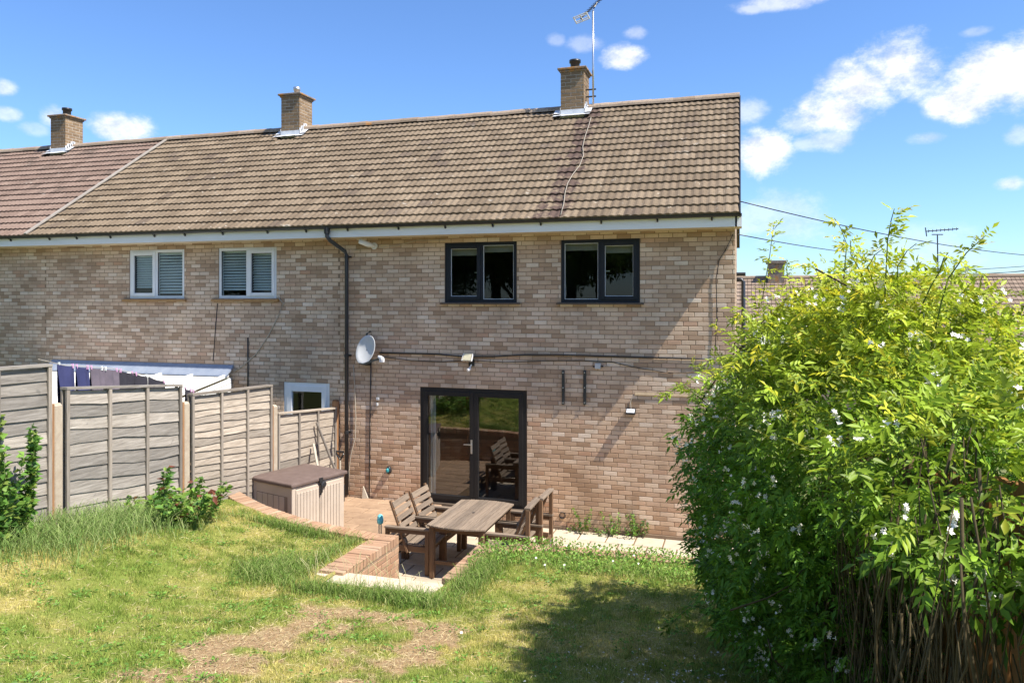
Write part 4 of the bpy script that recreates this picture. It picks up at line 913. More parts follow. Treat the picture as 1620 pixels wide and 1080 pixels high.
# ------------------------------------------------------------------ garden furniture
def rbox(root, name, mat, x0, x1, y0, y1, z0, z1, bev=.004): return MB().box(x0, x1, y0, y1, z0, z1).build(name, mat, root, True, bevel=bev)
tb = thing('garden_table', (-3.72, -2.04, PD), 'weathered slatted timber garden table with bowed ends', 'table')
n = 12; W_, Lh = .86, .76; sw = W_/n
for i in range(n):
    xa = -W_/2+i*sw+.003; xb = -W_/2+(i+1)*sw-.003
    bow = lambda x: Lh-.085*(x/(W_/2))**2
    m = MB(); z0, z1 = .72, .745; dz = random.uniform(-.0015, .0015)
    m.prism([(xa, -bow(xa), z0+dz), (xb, -bow(xb), z0+dz), (xb, bow(xb), z0+dz), (xa, bow(xa), z0+dz)], (0, 0, z1-z0)); m.build('slat', MAT['teakY'], tb, True, bevel=.003)
m = MB(); m.lathe([(.022, 0), (.022, .002), (0, .002)], Matrix.Translation((0.0, .05, .7455)), 12); m.build('parasol_hole', MAT['black'], tb, True)
for sx_ in (-1, 1):
    rbox(tb, 'apron', MAT['teakbY'], sx_*.36-.014, sx_*.36+.014, -.60, .60, .645, .718)
    for sy in (-1, 1): rbox(tb, 'leg', MAT['teakbZ'], sx_*.36-.035, sx_*.36+.035, sy*.63-.035, sy*.63+.035, 0, .718)
for sy in (-1, 1):
    rbox(tb, 'apron', MAT['teakbX'], -.325, .325, sy*.635-.014, sy*.635+.014, .645, .717); rbox(tb, 'batten', MAT['teakbX'], -.4, .4, sy*.3-.03, sy*.3+.03, .69, .719)
    rbox(tb, 'stretcher', MAT['teakbX'], -.325, .325, sy*.635-.014, sy*.635+.014, .2, .25)
def chair(loc, rz, tall, label):
    """x points from the back to the table"""
    c = thing('garden_chair', loc, label, 'chair', 'timber garden chairs', rz); w = .255; TX, TZ = .045, 1.0
    bx, bz = .27, .40
    sl = Vector((TX-bx, 0, TZ-bz)); L = sl.length; sl.normalize(); nrm = Vector((sl.z, 0, -sl.x))
    for s_ in (-1, 1):
        m = MB(); m.bar((bx-sl.x*.12, s_*w, bz-sl.z*.12), Vector((TX, s_*w, TZ)), .05, .032, nrm); m.build('back_stile', MAT['teakbZ'], c, True, bevel=.004)
        rbox(c, 'arm', MAT['teakX'], -.02, .68, s_*(w+.03)-.036, s_*(w+.03)+.036, .625, .655)
        rbox(c, 'arm_rail', MAT['teakbX'], .0, .64, s_*(w+.035)-.014, s_*(w+.035)+.014, .565, .624)
        rbox(c, 'front_leg', MAT['teakbZ'], .585, .645, s_*(w+.025)-.026, s_*(w+.025)+.026, 0, .624)
        rbox(c, 'rear_leg', MAT['teakbZ'], -.015, .04, s_*(w+.025)-.026, s_*(w+.025)+.026, 0, (TZ+.005) if tall else .624)
        rbox(c, 'side_rail', MAT['teakbX'], .04, .64, s_*(w-.012)-.014, s_*(w-.012)+.014, .30, .385)
    for k in range(6):
        p = Vector((bx, 0, bz))+sl*(.05+k*(L-.09)/5.3)+nrm*.024; m = MB(); m.bar(p+Vector((0, -w-.018, 0)), p+Vector((0, w+.018, 0)), .072 if k < 5 else .085, .018, nrm); m.build('back_slat', MAT['teakY'], c, True, bevel=.003)
    for k in range(6):
        xa = .22+k*.083; rbox(c, 'seat_slat', MAT['teakY'], xa, xa+.072, -w+.005, w-.005, .386+.004*k, .406+.004*k, .003)
    rbox(c, 'front_rail', MAT['teakbY'], .615, .64, -w, w, .31, .385)
    if tall:
        rbox(c, 'top_rail', MAT['teakY'], -.03, .06, -w-.045, w+.045, TZ+.006, TZ+.035); rbox(c, 'rear_rail', MAT['teakbY'], .0, .025, -w, w, .28, .36)
        m = MB(); m.bar((.0, -w, .30), (.0, w*.1, .06), .012, .012); m.bar((.0, w, .30), (.0, -w*.1, .06), .012, .012); m.build('cross_wire', MAT['alu'], c, True)
    else: rbox(c, 'rear_rail', MAT['teakbY'], .0, .025, -w, w, .28, .35)
    return c
chair((-4.80, -2.36, PD), .03, False, 'reclined timber chair on the left of the table, nearer the brick pillar')
chair((-4.74, -1.80, PD), -.03, False, 'reclined timber chair on the left of the table, nearer the patio doors')
chair((-2.74, -2.24, PD), math.pi+.02, True, 'tall-posted timber chair seen from behind, nearer the lawn')
chair((-2.69, -1.70, PD), math.pi-.02, True, 'tall-posted timber chair seen from behind, nearer the house wall')
# small blue thing on a pole behind the near left chair
t = thing('garden_lantern', (-4.94, -2.55, PD), 'small turquoise-topped garden light on a thin pole behind a chair', 'garden light')
m = MB(); m.tube([(-4.96, -2.55, PD), (-4.96, -2.55, .60)], .010, 6); m.tube([(-4.925, -2.55, PD), (-4.925, -2.55, .60)], .010, 6); m.build('pole', MAT['alu'], t)
m = MB(); m.lathe([(.02, .58), (.045, .60), (.05, .64), (.04, .70), (.02, .72), (0, .722)], Matrix.Translation((-4.94, -2.55, 0)), 8); m.build('head', simple('turquoise_plastic', (.08, .50, .58), (.25, .65, .7), 20, .4, .1, 40), t)
# storage box
sb = thing('storage_box', (-6.53, -2.15, TR), 'beige resin garden storage box with brown lid', 'storage box', None, math.radians(-16.4))
bw, bd_, bh = .45, .52, .86
m = MB(); m.box(-bw, bw, -bd_, bd_, 0, bh); m.build('body', MAT['boxside'], sb, True, bevel=.015)
for k in range(5):        # dark panel on the end facing the lawn
    a = -bw+.12+k*.125; rbox(sb, 'end_panel', MAT['boxside'], a, a+.113, -bd_-.006, -bd_+.002, .08, bh-.16, .005)
rbox(sb, 'end_recess', MAT['groove'], -bw+.11, bw-.10, -bd_-.0015, -bd_+.004, .07, bh-.15, 0)
rbox(sb, 'corner_pillar', MAT['boxside'], -bw-.004, -bw+.09, -bd_-.010, -bd_+.05, 0, bh, .006); rbox(sb, 'corner_pillar', MAT['boxside'], bw-.085, bw+.011, -bd_-.010, -bd_+.06, 0, bh, .006)
for s_ in (0, 1):         # two doors with vertical ribs
    y0_, y1__ = (-bd_+.065, -.01) if s_ == 0 else (.01, bd_-.06); d_ = rbox(sb, 'door', MAT['boxside'], bw-.002, bw+.014, y0_, y1__, .03, bh-.05, .004)
    nr = 7
    for k in range(nr): ya = y0_+.02+(y1__-y0_-.03)*k/nr; rbox(d_, 'rib', MAT['boxside'], bw+.0145, bw+.024, ya, ya+(y1__-y0_-.03)/nr-.012, .07, bh-.10, .004)
rbox(sb, 'door_gap', MAT['groove'], bw-.001, bw+.006, -.0095, .0095, .03, bh-.05, 0)
m = MB(); e = .035; N = 6; lid = []
for z, ex, ey in ((bh+.002, e, e), (bh+.045, e, e), (bh+.055, e-.012, e-.012)): lid.append((z, ex, ey))
P = []
for z, ex, ey in lid: P += [(-bw-ex, -bd_-ey, z), (bw+ex, -bd_-ey, z), (bw+ex, bd_+ey, z), (-bw-ex, bd_+ey, z)]
P += [(-bw*.5, -bd_*.6, bh+.085), (bw*.6, -bd_*.6, bh+.08), (bw*.6, bd_*.6, bh+.08), (-bw*.5, bd_*.6, bh+.085)]
m.poly(P, [(0,3,2,1)]+[(4*k+i, 4*k+(i+1) % 4, 4*k+4+(i+1) % 4, 4*k+4+i) for k in range(3) for i in range(4)]+[(12,13,14,15)]); lo = m.build('lid', MAT['boxlid'], sb, True, smooth=False, bevel=.01)
m = MB(); m.box(bw+.012, bw+.05, -.035, .035, bh-.02, bh+.05); m.tube([(bw+.05, 0, bh-.03), (bw+.06, 0, bh-.06), (bw+.05, 0, bh-.17), (bw+.03, 0, bh-.2)], .018, 8); m.lathe([(.05, 0), (.05, .02), (.03, .03), (0, .03)], Matrix.Translation((bw+.03, .05, bh-.06)) @ Matrix.Rotation(math.pi/2, 4, 'Y'), 14); m.build('latch', MAT['black'], sb, True)
# tools behind the box
t = thing('spade', (-6.99, -.35, TR), 'spade with a black D-shaped handle standing by the downpipe', 'spade')
hx = atY(538, 722, -.35); m = MB(); m.tube([(hx.x, -.35, TR+.3), (hx.x, -.35, hx.z-.02)], .018, 8); m.build('shaft', MAT['wire'], t)
m = MB(); m.tube([(hx.x, -.35, hx.z-.06), (hx.x-.07, -.35, hx.z+.05), (hx.x-.075, -.35, hx.z+.09), (hx.x+.075, -.35, hx.z+.09), (hx.x+.07, -.35, hx.z+.05), (hx.x, -.35, hx.z-.06)], .018, 8); m.build('grip', MAT['black'], t)
m = MB(); m.box(hx.x-.09, hx.x+.09, -.36, -.34, TR+.0, TR+.3); m.build('blade', MAT['pipe'], t, bevel=.005)
for (p0, p1, mt, lab) in (((501, 668), (527, 735), 'fence_v', 'long grey pole leaning against the low fence panel'), ((496, 702), (502, 735), 'wire', 'short pale stick leaning beside the grey pole')):
    a, b = atX(*p0, FX+.09), atX(*p1, FX+.3); m = MB(); m.tube([a, b, b+(b-a)*.6], .022, 7); tag(m.build('garden_pole', MAT[mt]), lab, 'pole')
a = atY(571, 774, -.12); b = atY(567, 788, -.35); m = MB(); m.prism([(a.x, -.05, TR), (a.x+.02, -.05, TR+.22), (a.x+.1, -.02, TR)], (0, -.03, 0)); tag(m.build('slate_offcut', MAT['wire']), 'small triangular offcut propped against the wall base by the cable', 'offcut')

# ------------------------------------------------------------------ foliage tools
def unit(a): return a/np.maximum(np.linalg.norm(a, axis=-1, keepdims=True), 1e-9)
def rhombi(P, Dv, Nv, L, Wd, fold=.25, droop=.0):
    """leaf = two triangles folded on the midrib; returns V, F"""
    S = unit(np.cross(Dv, Nv)); n = len(P); L = L[:, None]; Wd = Wd[:, None]
    a = P; mid = P+Dv*L*.45; tip = P+Dv*L-np.array((0, 0, 1))*L*droop
    l = mid+S*Wd*.5+Nv*Wd*fold; r = mid-S*Wd*.5+Nv*Wd*fold
    V = np.stack([a, r, tip, l], 1).reshape(-1, 3); k = np.arange(n)[:, None]*4
    F = np.concatenate([k+np.array([[0, 1, 2]]), k+np.array([[0, 2, 3]])], 0); return V, F
def leaves_pinnate(P, Dv, size, C, pairs=3):
    n = len(P); rv = unit(RNG.normal(size=(n, 3))); N0 = unit(rv*.6+np.array((.15, -.1, 1.0))); S = unit(np.cross(Dv, N0)); N0 = unit(np.cross(S, Dv)); VV, FF, CC = [], [], []; off = 0
    items = [(1.0, 0, 1.25)]
    for i in range(pairs):
        f = .25+.68*i/pairs; items += [(f, 1, 1.), (f, -1, 1.)]
    for f, sd_, sc in items:
        p = P+Dv*(size*f*.75)[:, None]; d = Dv if sd_ == 0 else unit(Dv*.75+S*sd_+RNG.normal(size=(n, 3))*.15)
        nn = unit(N0+RNG.normal(size=(n, 3))*.25); L = size*.42*sc*RNG.uniform(.8, 1.2, n); V, F = rhombi(p, d, nn, L, L*.34, .2, .12)
        VV.append(V); FF.append(F+off); off += len(V); CC.append(np.repeat(C*RNG.uniform(.85, 1.15, (n, 1)), 4, 0))
    return np.concatenate(VV), np.concatenate(FF), np.concatenate(CC)
def leaves_simple(P, Dv, L, ratio, C, droop=.15, fold=.2):
    N0 = unit(RNG.normal(size=P.shape)*.7+np.array((0.1, -.1, 1.0))); S = unit(np.cross(Dv, N0)); N0 = unit(np.cross(S, Dv)); V, F = rhombi(P, Dv, N0, L, L*ratio, fold, droop); return V, F, np.repeat(C, 4, 0)

# ------------------------------------------------------------------ jasmine over the right-hand fence
JB = thing('jasmine_bush', (.6, -7.0, 1.4), 'large white-flowering jasmine bush sprawling over the right-hand fence', 'bush')
cy = lambda yc: yc-D
ELL = [((.68, cy(6.7), 2.35), (1.05, 1.0, 1.2)), ((.72, cy(5.7), 2.75), (.92, 1.1, 1.05)), ((.95, cy(4.7), 3.05), (.90, 1.0, .80)), ((1.2, cy(3.5), 3.08), (.80, 1.0, .40)),
       ((1.75, cy(2.6), 3.02), (.75, .8, .36)), ((.12, cy(6.9), 1.80), (.50, .7, .80)), ((.55, cy(5.5), 3.50), (.40, .5, .32)), ((.92, cy(4.8), 3.70), (.38, .45, .27)), ((.24, cy(5.5), 1.95), (.42, .6, .6)), ((1.6, cy(5.6), 2.9), (.8, 1.3, .5)), ((.60, cy(4.9), 2.0), (.34, .5, .5))]
EC = np.array([e[0] for e in ELL]); ER = np.array([e[1] for e in ELL])
def in_min(P): return np.min(np.linalg.norm((P[:, None]-EC[None])/ER[None], axis=2), axis=1)
def bush_points(n, r0, r1):
    wgt = np.array([r[0]*r[1]+r[1]*r[2]+r[0]*r[2] for r in ER]); k = RNG.choice(len(ELL), n*2, p=wgt/wgt.sum()); d = unit(RNG.normal(size=(n*2, 3)))
    lump = .12*np.sin(d[:, 0]*7+k*2)*np.sin(d[:, 2]*6+k)+.12*np.sin(d[:, 1]*9+d[:, 2]*5+k*3)
    P = EC[k]+ER[k]*d*(RNG.uniform(r0, r1, n*2)+lump)[:, None]; N = unit(d/ER[k]); ok = (in_min(P) > min(r0, .8)-.12) & (P[:, 2] > lz(P[:, 0], P[:, 1])+.04); ok &= ~((P[:, 1] > cy(1.0)) & (P[:, 1] < cy(4.3)) & (P[:, 2] < 2.36)); return P[ok][:n], N[ok][:n]
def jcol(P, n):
    h = np.clip((P[:, 2]-2.8)/1.05, 0, 1)[:, None]; r = RNG.random((n, 1)); age = RNG.random((n, 1)); base = (np.array((.15, .32, .035))*(1-h)+np.array((.46, .55, .045))*h)*(1-.45*(age < .3))  # higher leaves yellower: sunlit crown put into the colour, with some new growth
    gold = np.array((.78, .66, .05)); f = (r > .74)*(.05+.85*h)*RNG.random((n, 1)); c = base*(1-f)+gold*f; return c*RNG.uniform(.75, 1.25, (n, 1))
VV, FF, CC = [], [], []; off = 0
for (n, r0, r1, s0, s1) in ((16500, .84, 1.07, .08, .15), (5000, .55, .88, .09, .14)):
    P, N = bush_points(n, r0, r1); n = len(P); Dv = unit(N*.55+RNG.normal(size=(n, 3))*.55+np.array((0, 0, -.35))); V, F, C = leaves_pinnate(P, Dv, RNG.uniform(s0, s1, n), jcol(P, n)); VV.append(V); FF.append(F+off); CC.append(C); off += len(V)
# arching shoots with leaves
stems = MB(); shoots = []
for (px, py, bx, by_, yc) in ((1415, 330, 1400, 470, 4.3), (1560, 372, 1480, 520, 3.6), (1225, 352, 1205, 480, 6.2), (1128, 515, 1190, 570, 6.8), (1070, 612, 1150, 640, 6.6), (1320, 345, 1335, 440, 5.0), (1450, 385, 1420, 460, 4.4), (1245, 410, 1255, 480, 6.0), (1345, 380, 1370, 450, 4.8), (1500, 400, 1460, 480, 3.9), (1090, 575, 1165, 610, 6.9), (1395, 395, 1385, 460, 4.4), (1285, 420, 1300, 490, 5.4)):
    a = atY(bx, by_, cy(yc)); b = atY(px, py, cy(yc-.15)); mid = a.lerp(b, .5)+Vector((random.uniform(-.06, .06), 0, random.uniform(.0, .08))); pts = [a, a.lerp(mid, .5)+Vector((0, 0, .01)), mid, mid.lerp(b, .5)+Vector((0, 0, .02)), b]; stems.tube(pts, [.004, .0035, .003, .0025, .002], 5); shoots.append(pts)
for k in range(70):
    P, N = bush_points(1, .9, 1.0)
    if len(P) == 0: continue
    a = Vector(P[0]); nn = Vector(N[0]); d = (nn+Vector((0, 0, .25))).normalized(); L = random.uniform(.15, .38)*(1 if a.y > cy(4.6) else .4); b = a+d*L+Vector((0, 0, -.3*L)); mid = a+d*L*.55+Vector((0, 0, .05)); stems.tube([a, mid, b], [.005, .004, .002], 4); shoots.append([a, mid, b])
P, Dd = [], []
for pts in shoots:
    L = sum((b-a).length for a, b in zip(pts[:-1], pts[1:])); n = max(4, int(L/.045))
    for i in range(n):
        f = (i+.5)/n*(len(pts)-1); j = min(int(f), len(pts)-2); q0 = pts[j].lerp(pts[j+1], f-j); d = (pts[j+1]-pts[j]).normalized()
        for s_ in (1, -1): sd = Vector((random.gauss(0, 1), random.gauss(0, 1), random.gauss(0, .4))).normalized(); P.append(q0); Dd.append((d*.5+sd+Vector((0, 0, -.15))).normalized())
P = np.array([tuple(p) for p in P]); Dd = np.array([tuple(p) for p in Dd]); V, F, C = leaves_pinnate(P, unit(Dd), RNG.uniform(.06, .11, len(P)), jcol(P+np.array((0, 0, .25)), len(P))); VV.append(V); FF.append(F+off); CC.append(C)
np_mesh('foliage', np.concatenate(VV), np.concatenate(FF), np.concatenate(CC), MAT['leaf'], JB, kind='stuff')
stems.build('shoots', MAT['greenstem'], JB, smooth=True, kind='stuff')
# bare stems under the crown
m = MB()
for k in range(230):
    yc = random.uniform(2.2, 5.6); x = .62+random.uniform(-.12, .34)+.03*(4-yc); z0 = float(lz(x, cy(yc)))-.05; top = random.uniform(2.5, 3.3); lean = random.gauss(0, .07); n = 5
    m.tube([(x+.04*math.sin(i*1.7+k)+random.gauss(0, .012), cy(yc)+lean*i/n+random.gauss(0, .015), z0+(top-z0)*i/n) for i in range(n+1)], random.choice((.002, .0025, .003, .004, .006)), 5)
m.build('stems', MAT['stem'], JB, smooth=True, kind='stuff')
for k, (x, yc, tx, tyc) in enumerate(((.50, 5.2, .75, 4.3), (.72, 4.6, .55, 5.6), (.9, 3.6, .8, 4.2), (.45, 5.9, .3, 6.4))):
    z0 = float(lz(x, cy(yc)))-.05; m = MB(); m.tube([(x, cy(yc), z0), (x+.05, cy(yc)+.03, z0+.4), ((x+tx)/2, cy((yc+tyc)/2), z0+.85), (tx, cy(tyc), z0+1.5), (tx+.1, cy(tyc)+.1, z0+1.9)], [.03, .027, .023, .018, .014], 8); m.build('trunk', MAT['bark'], JB, smooth=True)
m = MB()
for pp in (((1155, 1080-115), (1215, 945), (1250, 925), (1270, 900)), ((1215, 1010), (1222, 1040), (1240, 1058)), ((1160, 545), (1230, 490), (1300, 430)), ((1105, 640), (1160, 560), (1230, 510), (1290, 470)), ((1290, 425), (1390, 480), (1440, 520))):
    yc = 5.0 if pp[0][1] > 900 else (6.4 if pp[0][0] < 1200 else 5.0); m.tube([atY(x, y, cy(yc-.02*i)-.35) for i, (x, y) in enumerate(pp)], [.006-.001*i for i in range(len(pp))], 6)
m.build('dry_branches', MAT['stem'], JB, smooth=True, kind='stuff')
# flower clusters
def flower_cluster(seed):
    r = random.Random(seed); m = MB()
    for k in range(r.randint(4, 6)):
        c = Vector((r.gauss(0, .016), r.gauss(0, .016), r.gauss(0, .016))); n = Vector((r.gauss(0, .7), -1+r.gauss(0, .4), .4+r.gauss(0, .5))).normalized(); u = n.orthogonal().normalized(); v = n.cross(u); R_ = r.uniform(.010, .0145); a0 = r.uniform(0, 6)
        for i in range(5):
            a = a0+i*2*math.pi/5; d = u*math.cos(a)+v*math.sin(a); s_ = n.cross(d); m.poly([c, c+d*R_*.6+s_*R_*.32, c+d*R_+n*.002, c+d*R_*.6-s_*R_*.32], [(0, 1, 2, 3)])
        m.tube([c-n*.014, c], .0016, 4)
    return m.mesh('flower_cluster', MAT['petal'])
fl = [flower_cluster(i) for i in range(6)]
P, N = bush_points(6000, .98, 1.08); ok_ = in_min(P) > .97; P, N = P[ok_], N[ok_]; view = unit(np.array((0, -D, ZC))-P); s_ = (N*view).sum(1); dp_ = -P[:, 0]*math.sin(TH)+(P[:, 1]+D)*math.cos(TH); lt_ = P[:, 0]*math.cos(TH)+(P[:, 1]+D)*math.sin(TH); P = P[(s_ > .0) & (dp_ > 1.5) & (lt_/dp_ < .70)]
for p in P[:270]: inst('flower_cluster', random.choice(fl), JB, Matrix.Translation(Vector(p)-JB.location) @ Euler((random.uniform(-.5, .5), random.uniform(-.5, .5), random.uniform(-.8, .8))).to_matrix().to_4x4() @ Matrix.Scale(random.uniform(.8, 1.35), 4), True)
# right-hand boundary fence of upright boards behind the stems
bf = thing('boundary_fence', (1.12, -7.3, 1.4), 'orange-brown upright board fence behind the jasmine stems', 'fence')
for k in range(64):
    y = cy(1.2)+k*.125; z0 = float(lz(1.1, y)); m = MB(); e = .012*(k % 2); m.box(1.10+e, 1.12+e, y, y+.118, z0-.02, z0+1.62+random.uniform(-.01, .01)); m.build('board', MAT['board'], bf)
for k in range(2):
    m = MB(); a, b = cy(1.2), cy(1.2)+8; m.bar((1.17, a, float(lz(1.1, a))+.4+k*.85), (1.17, b, float(lz(1.1, b))+.4+k*.85), .05, .08); m.build('rail', MAT['post_brown'], bf)

# ------------------------------------------------------------------ other plants
def plant(name, loc, label, cat, shoots_, leafL, ratio, cols, stemmat=MAT['greenstem'], per=.035, group=None, stem_r=.005):
    t = thing(name, loc, label, cat, group); st = MB(); P, Dd, C = [], [], []
    for pts in shoots_:
        pts = [Vector(p) for p in pts]; st.tube(pts, [stem_r*(1-.7*i/(len(pts)-1)) for i in range(len(pts))], 5); L = sum((b-a).length for a, b in zip(pts[:-1], pts[1:])); n = max(3, int(L/per))
        for i in range(n):
            f = (.12+.88*(i+.5)/n)*(len(pts)-1); j = min(int(f), len(pts)-2); q0 = pts[j].lerp(pts[j+1], f-j); d = (pts[j+1]-pts[j]).normalized()
            for _ in range(2): sd = Vector((random.gauss(0, 1), random.gauss(0, 1), random.gauss(0, .3))).normalized(); P.append(tuple(q0)); Dd.append(tuple((d*.4+sd).normalized())); cc = random.choice(cols); k_ = random.uniform(.75, 1.25); C.append([c*k_ for c in cc])
    st.build('stems', stemmat, t, smooth=True); P = np.array(P); Dd = unit(np.array(Dd)); n = len(P); V, F, CC_ = leaves_simple(P, Dd, RNG.uniform(.7, 1.25, n)*leafL, ratio, np.array(C)); np_mesh('leaves', V, F, CC_, MAT['leaf'], t, kind='stuff'); return t
def rsh(base, n, spread, h0, h1, lean=.35):
    out = []
    for k in range(n):
        a = random.uniform(0, 6.28); r = spread*math.sqrt(random.random())*.5; h = random.uniform(h0, h1); b = Vector((base[0]+r*math.cos(a), base[1]+r*math.sin(a), base[2])); tip = b+Vector((math.cos(a)*lean*h*random.random(), math.sin(a)*lean*h*random.random(), h)); out.append([b, b.lerp(tip, .5)+Vector((random.gauss(0, .02), random.gauss(0, .02), .0)), tip])
    return out
GR1 = [(.10, .22, .04), (.15, .31, .055), (.08, .18, .04), (.22, .38, .07)]
z = float(lz(-6.75, -6.85)); b0 = (-6.82, -6.86, z)
plant('shrub', b0, 'upright green shrub against the tall fence at the left edge', 'shrub', rsh(b0, 24, .6, .3, .75, .4)+rsh((-6.85, -6.62, z), 6, .3, .9, 1.2, .12)+rsh((-6.8, -6.95, z), 8, .4, .7, 1.1, .2), .075, .75, GR1+[(.22, .30, .06)], per=.03)
z = float(lz(-6.6, -4.65)); b0 = (-6.62, -4.65, z)
plant('peony_shrub', b0, 'low broad-leaved shrub with reddish shoots below the grey fence panel', 'shrub', rsh(b0, 46, .75, .18, .42, 1.2)+rsh((-6.65, -4.75, z), 3, .1, .6, .78, .15), .10, .55, GR1+GR1+[(.20, .30, .05)]*3+[(.20, .07, .045)], per=.04)
for px, py, h, lab in ((925, 835, .42, 'yellow-flecked weed growing beside the round vent pipe'), (968, 838, .36, 'bushy weed growing at the foot of the wall, middle of three'), (1008, 842, .50, 'tall weed at the foot of the wall nearest the jasmine')):
    p = atY(px, py, -.10); b0 = (p.x, -.10, PD); plant('wall_weed', b0, lab, 'weed', rsh(b0, 7, .2, h*.35, h, .4)+rsh((p.x-.16, -.1, PD), 5, .2, h*.15, h*.35, .8), .055, .45, GR1+[(.25, .33, .05)], per=.03, group='weeds along the wall base')

# ground cover along the right wall, fallen petals, daisies
n = 5200; X = RNG.uniform(-3.0, .6, n); Y = -3.42-RNG.random(n)**1.2*.72+.05*np.sin(X*5)-.25*np.clip(-2.35-X, 0, .5); hh = np.clip(1.2-np.abs(Y+3.72)*1.5, .15, 1)*(.6+.7*fbm(X, Y, 3, 2)); Z = np.maximum(lz(X, Y), .80)+RNG.uniform(-.03, .13, n)*hh
P = np.stack([X, Y, Z], 1); Dv = unit(RNG.normal(size=(n, 3))+np.array((0, 0, .5))); C = np.array([random.choice([(.17, .33, .05), (.24, .42, .07), (.30, .46, .10), (.13, .25, .05)]) for _ in range(n)])*RNG.uniform(.8, 1.2, (n, 1)); V, F, C = leaves_simple(P, Dv, RNG.uniform(.022, .048, n), .55, C); o = np_mesh('ground_cover', V, F, C, MAT['leaf']); tag(o, 'leafy green ground cover along the top of the right retaining wall', 'ground cover', kind='stuff')
n = 900; X = RNG.normal(-.25, .45, n); Y = RNG.normal(cy(4.7), .8, n); P = np.stack([X, Y, lz(X, Y)+RNG.uniform(.015, .04, n)], 1); V, F, C = leaves_simple(P, unit(RNG.normal(size=(n, 3))*np.array((1, 1, .2))), RNG.uniform(.012, .026, n), .7, np.full((n, 3), .8)); o = np_mesh('fallen_petals', V, F, C, MAT['leaf']); tag(o, 'white petals fallen on the grass under the jasmine', 'petals', kind='stuff')
m = MB()
for i in range(9):
    a = i*2*math.pi/9; d = Vector((math.cos(a), math.sin(a), .15)); s_ = Vector((-math.sin(a), math.cos(a), 0)); m.poly([(0, 0, .0), tuple(d*.008+s_*.004), tuple(d*.014), tuple(d*.008-s_*.004)], [(0, 1, 2, 3)])
m.tube([(0, 0, -.08), (0, 0, 0)], .0015, 4); dme = m.mesh('daisy', MAT['petal'])
for px, py in ((893, 893), (949, 867), (1003, 878), (897, 863), (970, 887), (1010, 891), (848, 882), (730, 1000), (862, 893)):
    r = ray(px, py); tt_ = 8.0
    for _ in range(30): zz = float(lz(r[0]*tt_, r[1]*tt_-D))+.09; tt_ = (zz-ZC)/r[2]
    o = inst('daisy', dme, None, Matrix.Translation((r[0]*tt_, r[1]*tt_-D, zz)) @ Euler((.5, random.uniform(-.3, .3), 0)).to_matrix().to_4x4()); tag(o, 'tiny white daisy in the grass near the ground cover', 'daisy', 'daisies along the ground cover')

# ------------------------------------------------------------------ grass
def blades(P, H, Wd, lean, C, seg=1):
    n = len(P); a = RNG.uniform(0, 2*np.pi, n); d = np.stack([np.cos(a), np.sin(a), np.zeros(n)], 1); b = RNG.uniform(0, 2*np.pi, n); ld = np.stack([np.cos(b), np.sin(b), np.zeros(n)], 1)
    up = np.array((0, 0, 1.0)); H = H[:, None]; Wd = Wd[:, None]; lean = lean[:, None]
    if seg == 1:
        tip = P+up*H*np.sqrt(np.maximum(1-lean**2, .05))+ld*H*lean; V = np.stack([P-d*Wd, P+d*Wd, tip], 1).reshape(-1, 3); F = np.arange(n*3).reshape(-1, 3); return V, F, np.repeat(C, 3, 0)
    m1 = P+up*H*.55+ld*H*lean*.25; m2 = P+up*H*(.9-.2*lean)+ld*H*lean*.7; tip = P+up*H*(.95-.6*lean)+ld*H*lean*1.15
    V = np.stack([P-d*Wd, P+d*Wd, m1-d*Wd*.8, m1+d*Wd*.8, m2-d*Wd*.5, m2+d*Wd*.5, tip], 1).reshape(-1, 3); k = np.arange(n)[:, None]*7
    F = np.concatenate([k+np.array([t_]) for t_ in ((0, 1, 3), (0, 3, 2), (2, 3, 5), (2, 5, 4), (4, 5, 6))], 0); return V, F, np.repeat(C, 7, 0)
n = 600000; X = RNG.uniform(-7.0, 1.3, n); Y = -12.0+RNG.random(n)**.8*9.1+.0
ybx = np.array([yb(x) for x in np.linspace(-7.2, 1.6, 800)]); edge = np.interp(X, np.linspace(-7.2, 1.6, 800), ybx)
# keep what the camera can see, thin the worn strips
c_, s__ = math.cos(TH), math.sin(TH); dep = -X*s__+(Y+D)*c_; lat = X*c_+(Y+D)*s__; bdv = band(X, Y); drv = dry(X, Y)
keep = (Y < edge-.13) & (dep > 1.5) & (np.abs(lat/np.maximum(dep, .1)) < .95) & (RNG.random(n) > bdv*.62) & (Y > -9.4) & ~((X > -4.46) & (X < -3.0) & (Y > -5.3))
X, Y, bdv, drv = X[keep], Y[keep], bdv[keep], drv[keep]; tuft = fbm(X, Y, 7.0, 3); ok = RNG.random(len(X)) < .35+1.3*sstep(.3, .6, tuft); X, Y, bdv, drv, tuft = X[ok], Y[ok], bdv[ok], drv[ok], tuft[ok]; n = len(X); lush = sstep(.50, .72, tuft); big = sstep(.55, .7, fbm(X+20, Y, 1.7, 3))
f = np.clip(drv*.95+RNG.normal(0, .28, n)-.45*lush-.35*big+.08, 0, 1)[:, None]; C = GRN*(1-f)+YEL*1.1*f; C = C*(1-.6*bdv[:, None])+DRT*1.2*.6*bdv[:, None]; C = C*(1-.25*lush*big)[:, None]*RNG.uniform(.55, 1.45, (n, 1))
V, F, C = blades(np.stack([X, Y, lz(X, Y)-.003], 1), RNG.uniform(.016, .042, n)*(1+.9*lush)*(1-.45*bdv), RNG.uniform(.0016, .0036, n), RNG.uniform(.1, .9, n), C)
o = np_mesh('lawn_grass', V, F, C, MAT['blade']); tag(o, 'short mown grass of the back lawn', 'grass', kind='stuff')
